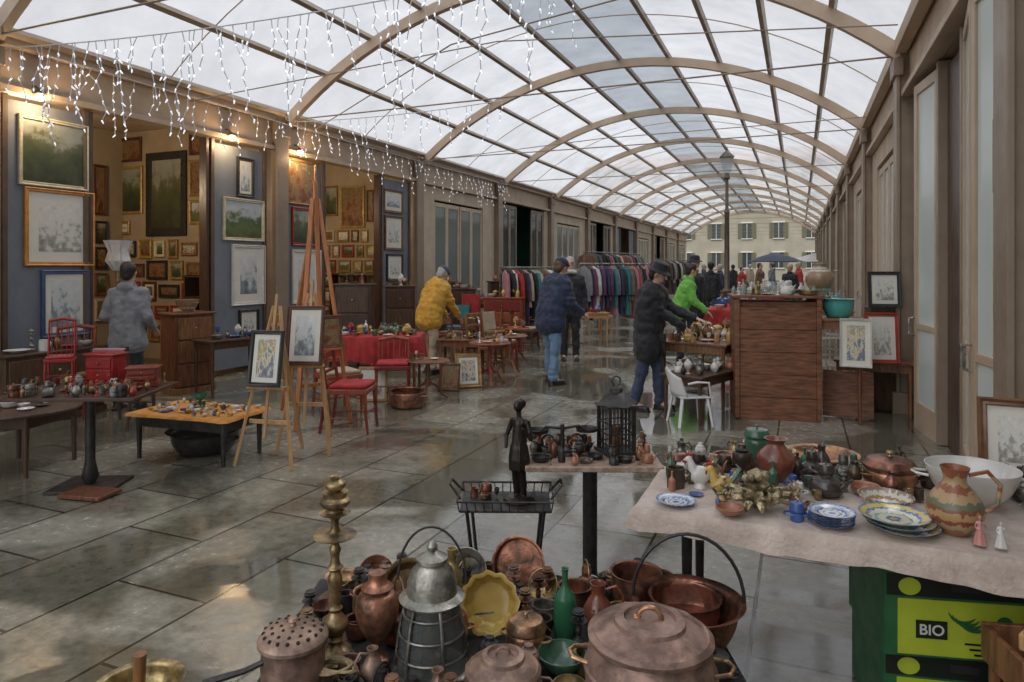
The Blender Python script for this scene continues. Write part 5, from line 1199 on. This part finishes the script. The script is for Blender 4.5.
for _ in range(2500):
    if cnt > 74: break
    xx, yy = R.uniform(-LW / 2 + .06, LW / 2 - .06), R.uniform(-.3, LD / 2 - .06)
    vv = Matrix.Rotation(TH, 3, 'Z') @ Vector((xx, yy, 0)); q = (lt[0] + vv.x, lt[1] + vv.y)
    k, r, h = R.choice([('pot', .045, .06), ('bowl', .05, .045), ('kettle', .04, .08), ('mug', .03, .06), ('cauldron', .055, .07), ('torchere', .028, .13), ('ewer', .035, .11), ('urn', .035, .11), ('basin', .065, .045), ('pot', .035, .05)])
    if any((q[0] - a) ** 2 + (q[1] - b_) ** 2 < (r + c_ * .95) ** 2 for a, b_, c_ in fg): continue
    fg.append((q[0], q[1], r)); cnt += 1; m = R.choice([copper, brass, copper, bronze, pewter, iron, copper_pink])
    vessel(NAMES[k], 'small %s %s among the metalware' % (m.name.replace('_', ' '), NAMES[k].replace('_', ' ')), NAMES[k].replace('_', ' '), (q[0], q[1], G0), r, h, k, m, {'pot': 'long', 'kettle': 'lid,spout,bail', 'mug': 'chandle', 'cauldron': 'lid,ears', 'ewer': 'chandle'}.get(k, ''), rz=R.uniform(0, 6), n=24)

# near right wall things
wallpic(1000, 110, 1022, 190, XR - .02, brown_frame, A_warm, label='brown framed painting hanging by the door')
wallpic(1002, 200, 1022, 250, XR - .02, gold_frame, A_dark, label='gilt framed landscape hanging by the door')
wallpic(1000, 262, 1022, 320, XR - .02, cream_frame, A_sketch, .1, label='cream framed sketch hanging by the door')

# =============== FAIRY LIGHTS, LAMPS ===============
def light_curtain(p0, p1, n, lmin, lmax, sag, label):
    p0, p1 = Vector(p0), Vector(p1); e = thing('string_lights', label, 'fairy lights', (0, 0, 0), group='icicle light strings'); w = B(); bl = B()
    w.tube([p0.lerp(p1, k / 20) + Vector((0, 0, -sag * 4 * (k / 20) * (1 - k / 20))) for k in range(21)], .0065, 5)
    for i in range(n):
        t = (i + R.uniform(.0, 1)) / n; q = p0.lerp(p1, t) + Vector((0, 0, -sag * 4 * t * (1 - t))); L = lmin + (lmax - lmin) * R.random() ** 1.4; m = max(3, int(L / .10)); pp = [q]; dx = R.uniform(-.03, .03)
        for k in range(1, m + 1): pp.append(q + Vector((R.uniform(-.03, .03) + dx * k, R.uniform(-.03, .03), -L * k / m)))
        w.tube(pp, .0045, 4)
        for c_ in pp[1:]: bl.capsule(c_, c_ + Vector((R.uniform(-.02, .02), R.uniform(-.02, .02), -.025)), .0085, .005, 5)
    mk('cable', w, fairy_m, e); mk('bulb', bl, fairy_b, e, kind='stuff')
light_curtain((XL + .2, 4.6, 3.98), (-1.9, 5.3, 4.12), 52, .25, 1.05, .1, 'white icicle light string hanging across the arcade')
light_curtain((XL + .28, 5, 4.0), (XL + .28, 18, 4.0), 56, .2, .75, .02, 'white icicle light string along the eaves')
light_curtain((XL + .4, 8.9, 4.02), (-3.9, 8.9, 4.02), 20, .2, .6, .05, 'white icicle light string hung from the tie rod')
light_curtain((-3.6, 4.6, 5.45), (-2.8, 9.0, 5.4), 14, .3, .8, .05, 'short icicle light string under the roof crown')
for (p0, p1, p2) in (((XL + .2, 7.0, 3.95), (-3.4, 7.6, 4.4), (XR - .2, 8.2, 4.2)), ((XL + .2, 9.4, 3.9), (-3.4, 6.4, 4.0), (XR - .2, 5.0, 3.9)), ((XL + .2, 13.0, 3.95), (-3.4, 12.4, 4.05), (XR - .2, 12.0, 4.0))):
    b = B(); b.tube([p0, p1, p2], .008, 5); mk('power_cable', b, steel, label='thin power cable spanning the arcade', cat='cable', group='cables spanning the arcade')
for (u, v) in ((40, 96), (232, 137), (300, 152)):
    D = wl(u, XL + .15); zz = wz(D, v, XL + .15)
    e = thing('wall_spotlight', 'small lit spotlight under the shop fascia', 'lamp', (XL + .15, D, zz), group='lit spotlights over the shops')
    b = B(); b.tube([(-.2, 0, .14), (-.08, 0, .12), (0, 0, .06)], .01, 6); b.lathe([(.0, .07), (.05, .06), (.06, .02), (.055, .02), (.04, .05), (0, .055)], 16); mk('housing', b, steel_dk, e)
    b = B(); b.ell((0, 0, -.01), (.05, .05, .045), 12); mk('bulb', b, bulb_m, e)
    l = bpy.data.lights.new('spot', 'POINT'); l.energy = 14; l.color = (1, .68, .36); l.shadow_soft_size = .05; lo = bpy.data.objects.new('spot_lamp_light', l); col.objects.link(lo); lo.location = (XL + .22, D, zz - .1)
for yb in (2, 3):
    D = Y0 + BAY * yb + 1.6
    for xo in (1.3, 2.5):
        e = thing('pendant_lamp', 'warm lit pendant lamp hanging in the picture shop', 'lamp', (XL - xo, D, 3.2))
        b = B(); b.cyl((0, 0, .12), (0, 0, .92), .006, n=6); mk('flex', b, iron, e)
        b = B(); b.lathe([(.15, 0), (.1, .08), (.03, .13), (0, .135), (0, .125), (.095, .075), (.145, 0)], 20); mk('lamp_shade', b, brass, e)
        b = B(); b.ell((0, 0, .02), (.045, .045, .055), 12); mk('bulb', b, bulb_m, e)
    l = bpy.data.lights.new('pendant', 'POINT'); l.energy = 70; l.color = (1, .78, .52); l.shadow_soft_size = .15; lo = bpy.data.objects.new('pendant_light', l); col.objects.link(lo); lo.location = (XL - 1.9, D, 3.0)
p = at(118, 8.6); e = thing('table_lamp', 'tall table lamp with white fluted glass shade', 'lamp', (p[0], p[1], .004))
b = B(); b.lathe([(0, 0), (.16, 0), (.15, .03), (.03, .06), (.02, 1.5), (.04, 1.6), (0, 1.62)], 16); mk('stand', b, brass, e)
b = B(); b.lathe([(.05, 1.6), (.13, 1.72), (.1, 1.85), (.15, 1.98), (.13, 1.98), (.085, 1.85), (.11, 1.72), (.03, 1.61)], 24, wav=.14, wn=8); mk('lamp_shade', b, cw, e)

# =============== CAMERA, LIGHT, WORLD ===============
cam = bpy.data.cameras.new('Camera'); co = bpy.data.objects.new('Camera', cam); col.objects.link(co)
co.location = (0, 0, CH); co.rotation_euler = (math.pi / 2, 0, TH); cam.lens = 24; cam.sensor_width = 36; cam.shift_y = -(341 - HY) / 1024; cam.clip_end = 2000; cam.clip_start = .05
scene.camera = co
w = bpy.data.worlds.new('World'); scene.world = w; w.use_nodes = True; N, L = w.node_tree.nodes, w.node_tree.links
sk = N.new('ShaderNodeTexSky'); sk.sky_type = 'NISHITA'; sk.sun_disc = False; sk.sun_elevation = rad(52); sk.sun_rotation = rad(200); sk.dust_density = 4; sk.air_density = 1.0
hs = N.new('ShaderNodeHueSaturation'); hs.inputs['Saturation'].default_value = .14; hs.inputs['Value'].default_value = 1.26; L.new(sk.outputs[0], hs.inputs['Color']); L.new(hs.outputs[0], N['Background'].inputs[0]); N['Background'].inputs[1].default_value = .15
su = bpy.data.lights.new('sun', 'SUN'); su.energy = 1.4; su.angle = rad(25); su.color = (1, .95, .87); so = bpy.data.objects.new('sun', su); col.objects.link(so); so.rotation_euler = (rad(38), 0, rad(160))
scene.view_settings.view_transform = 'Standard'; scene.view_settings.look = 'None'; scene.view_settings.exposure = 0
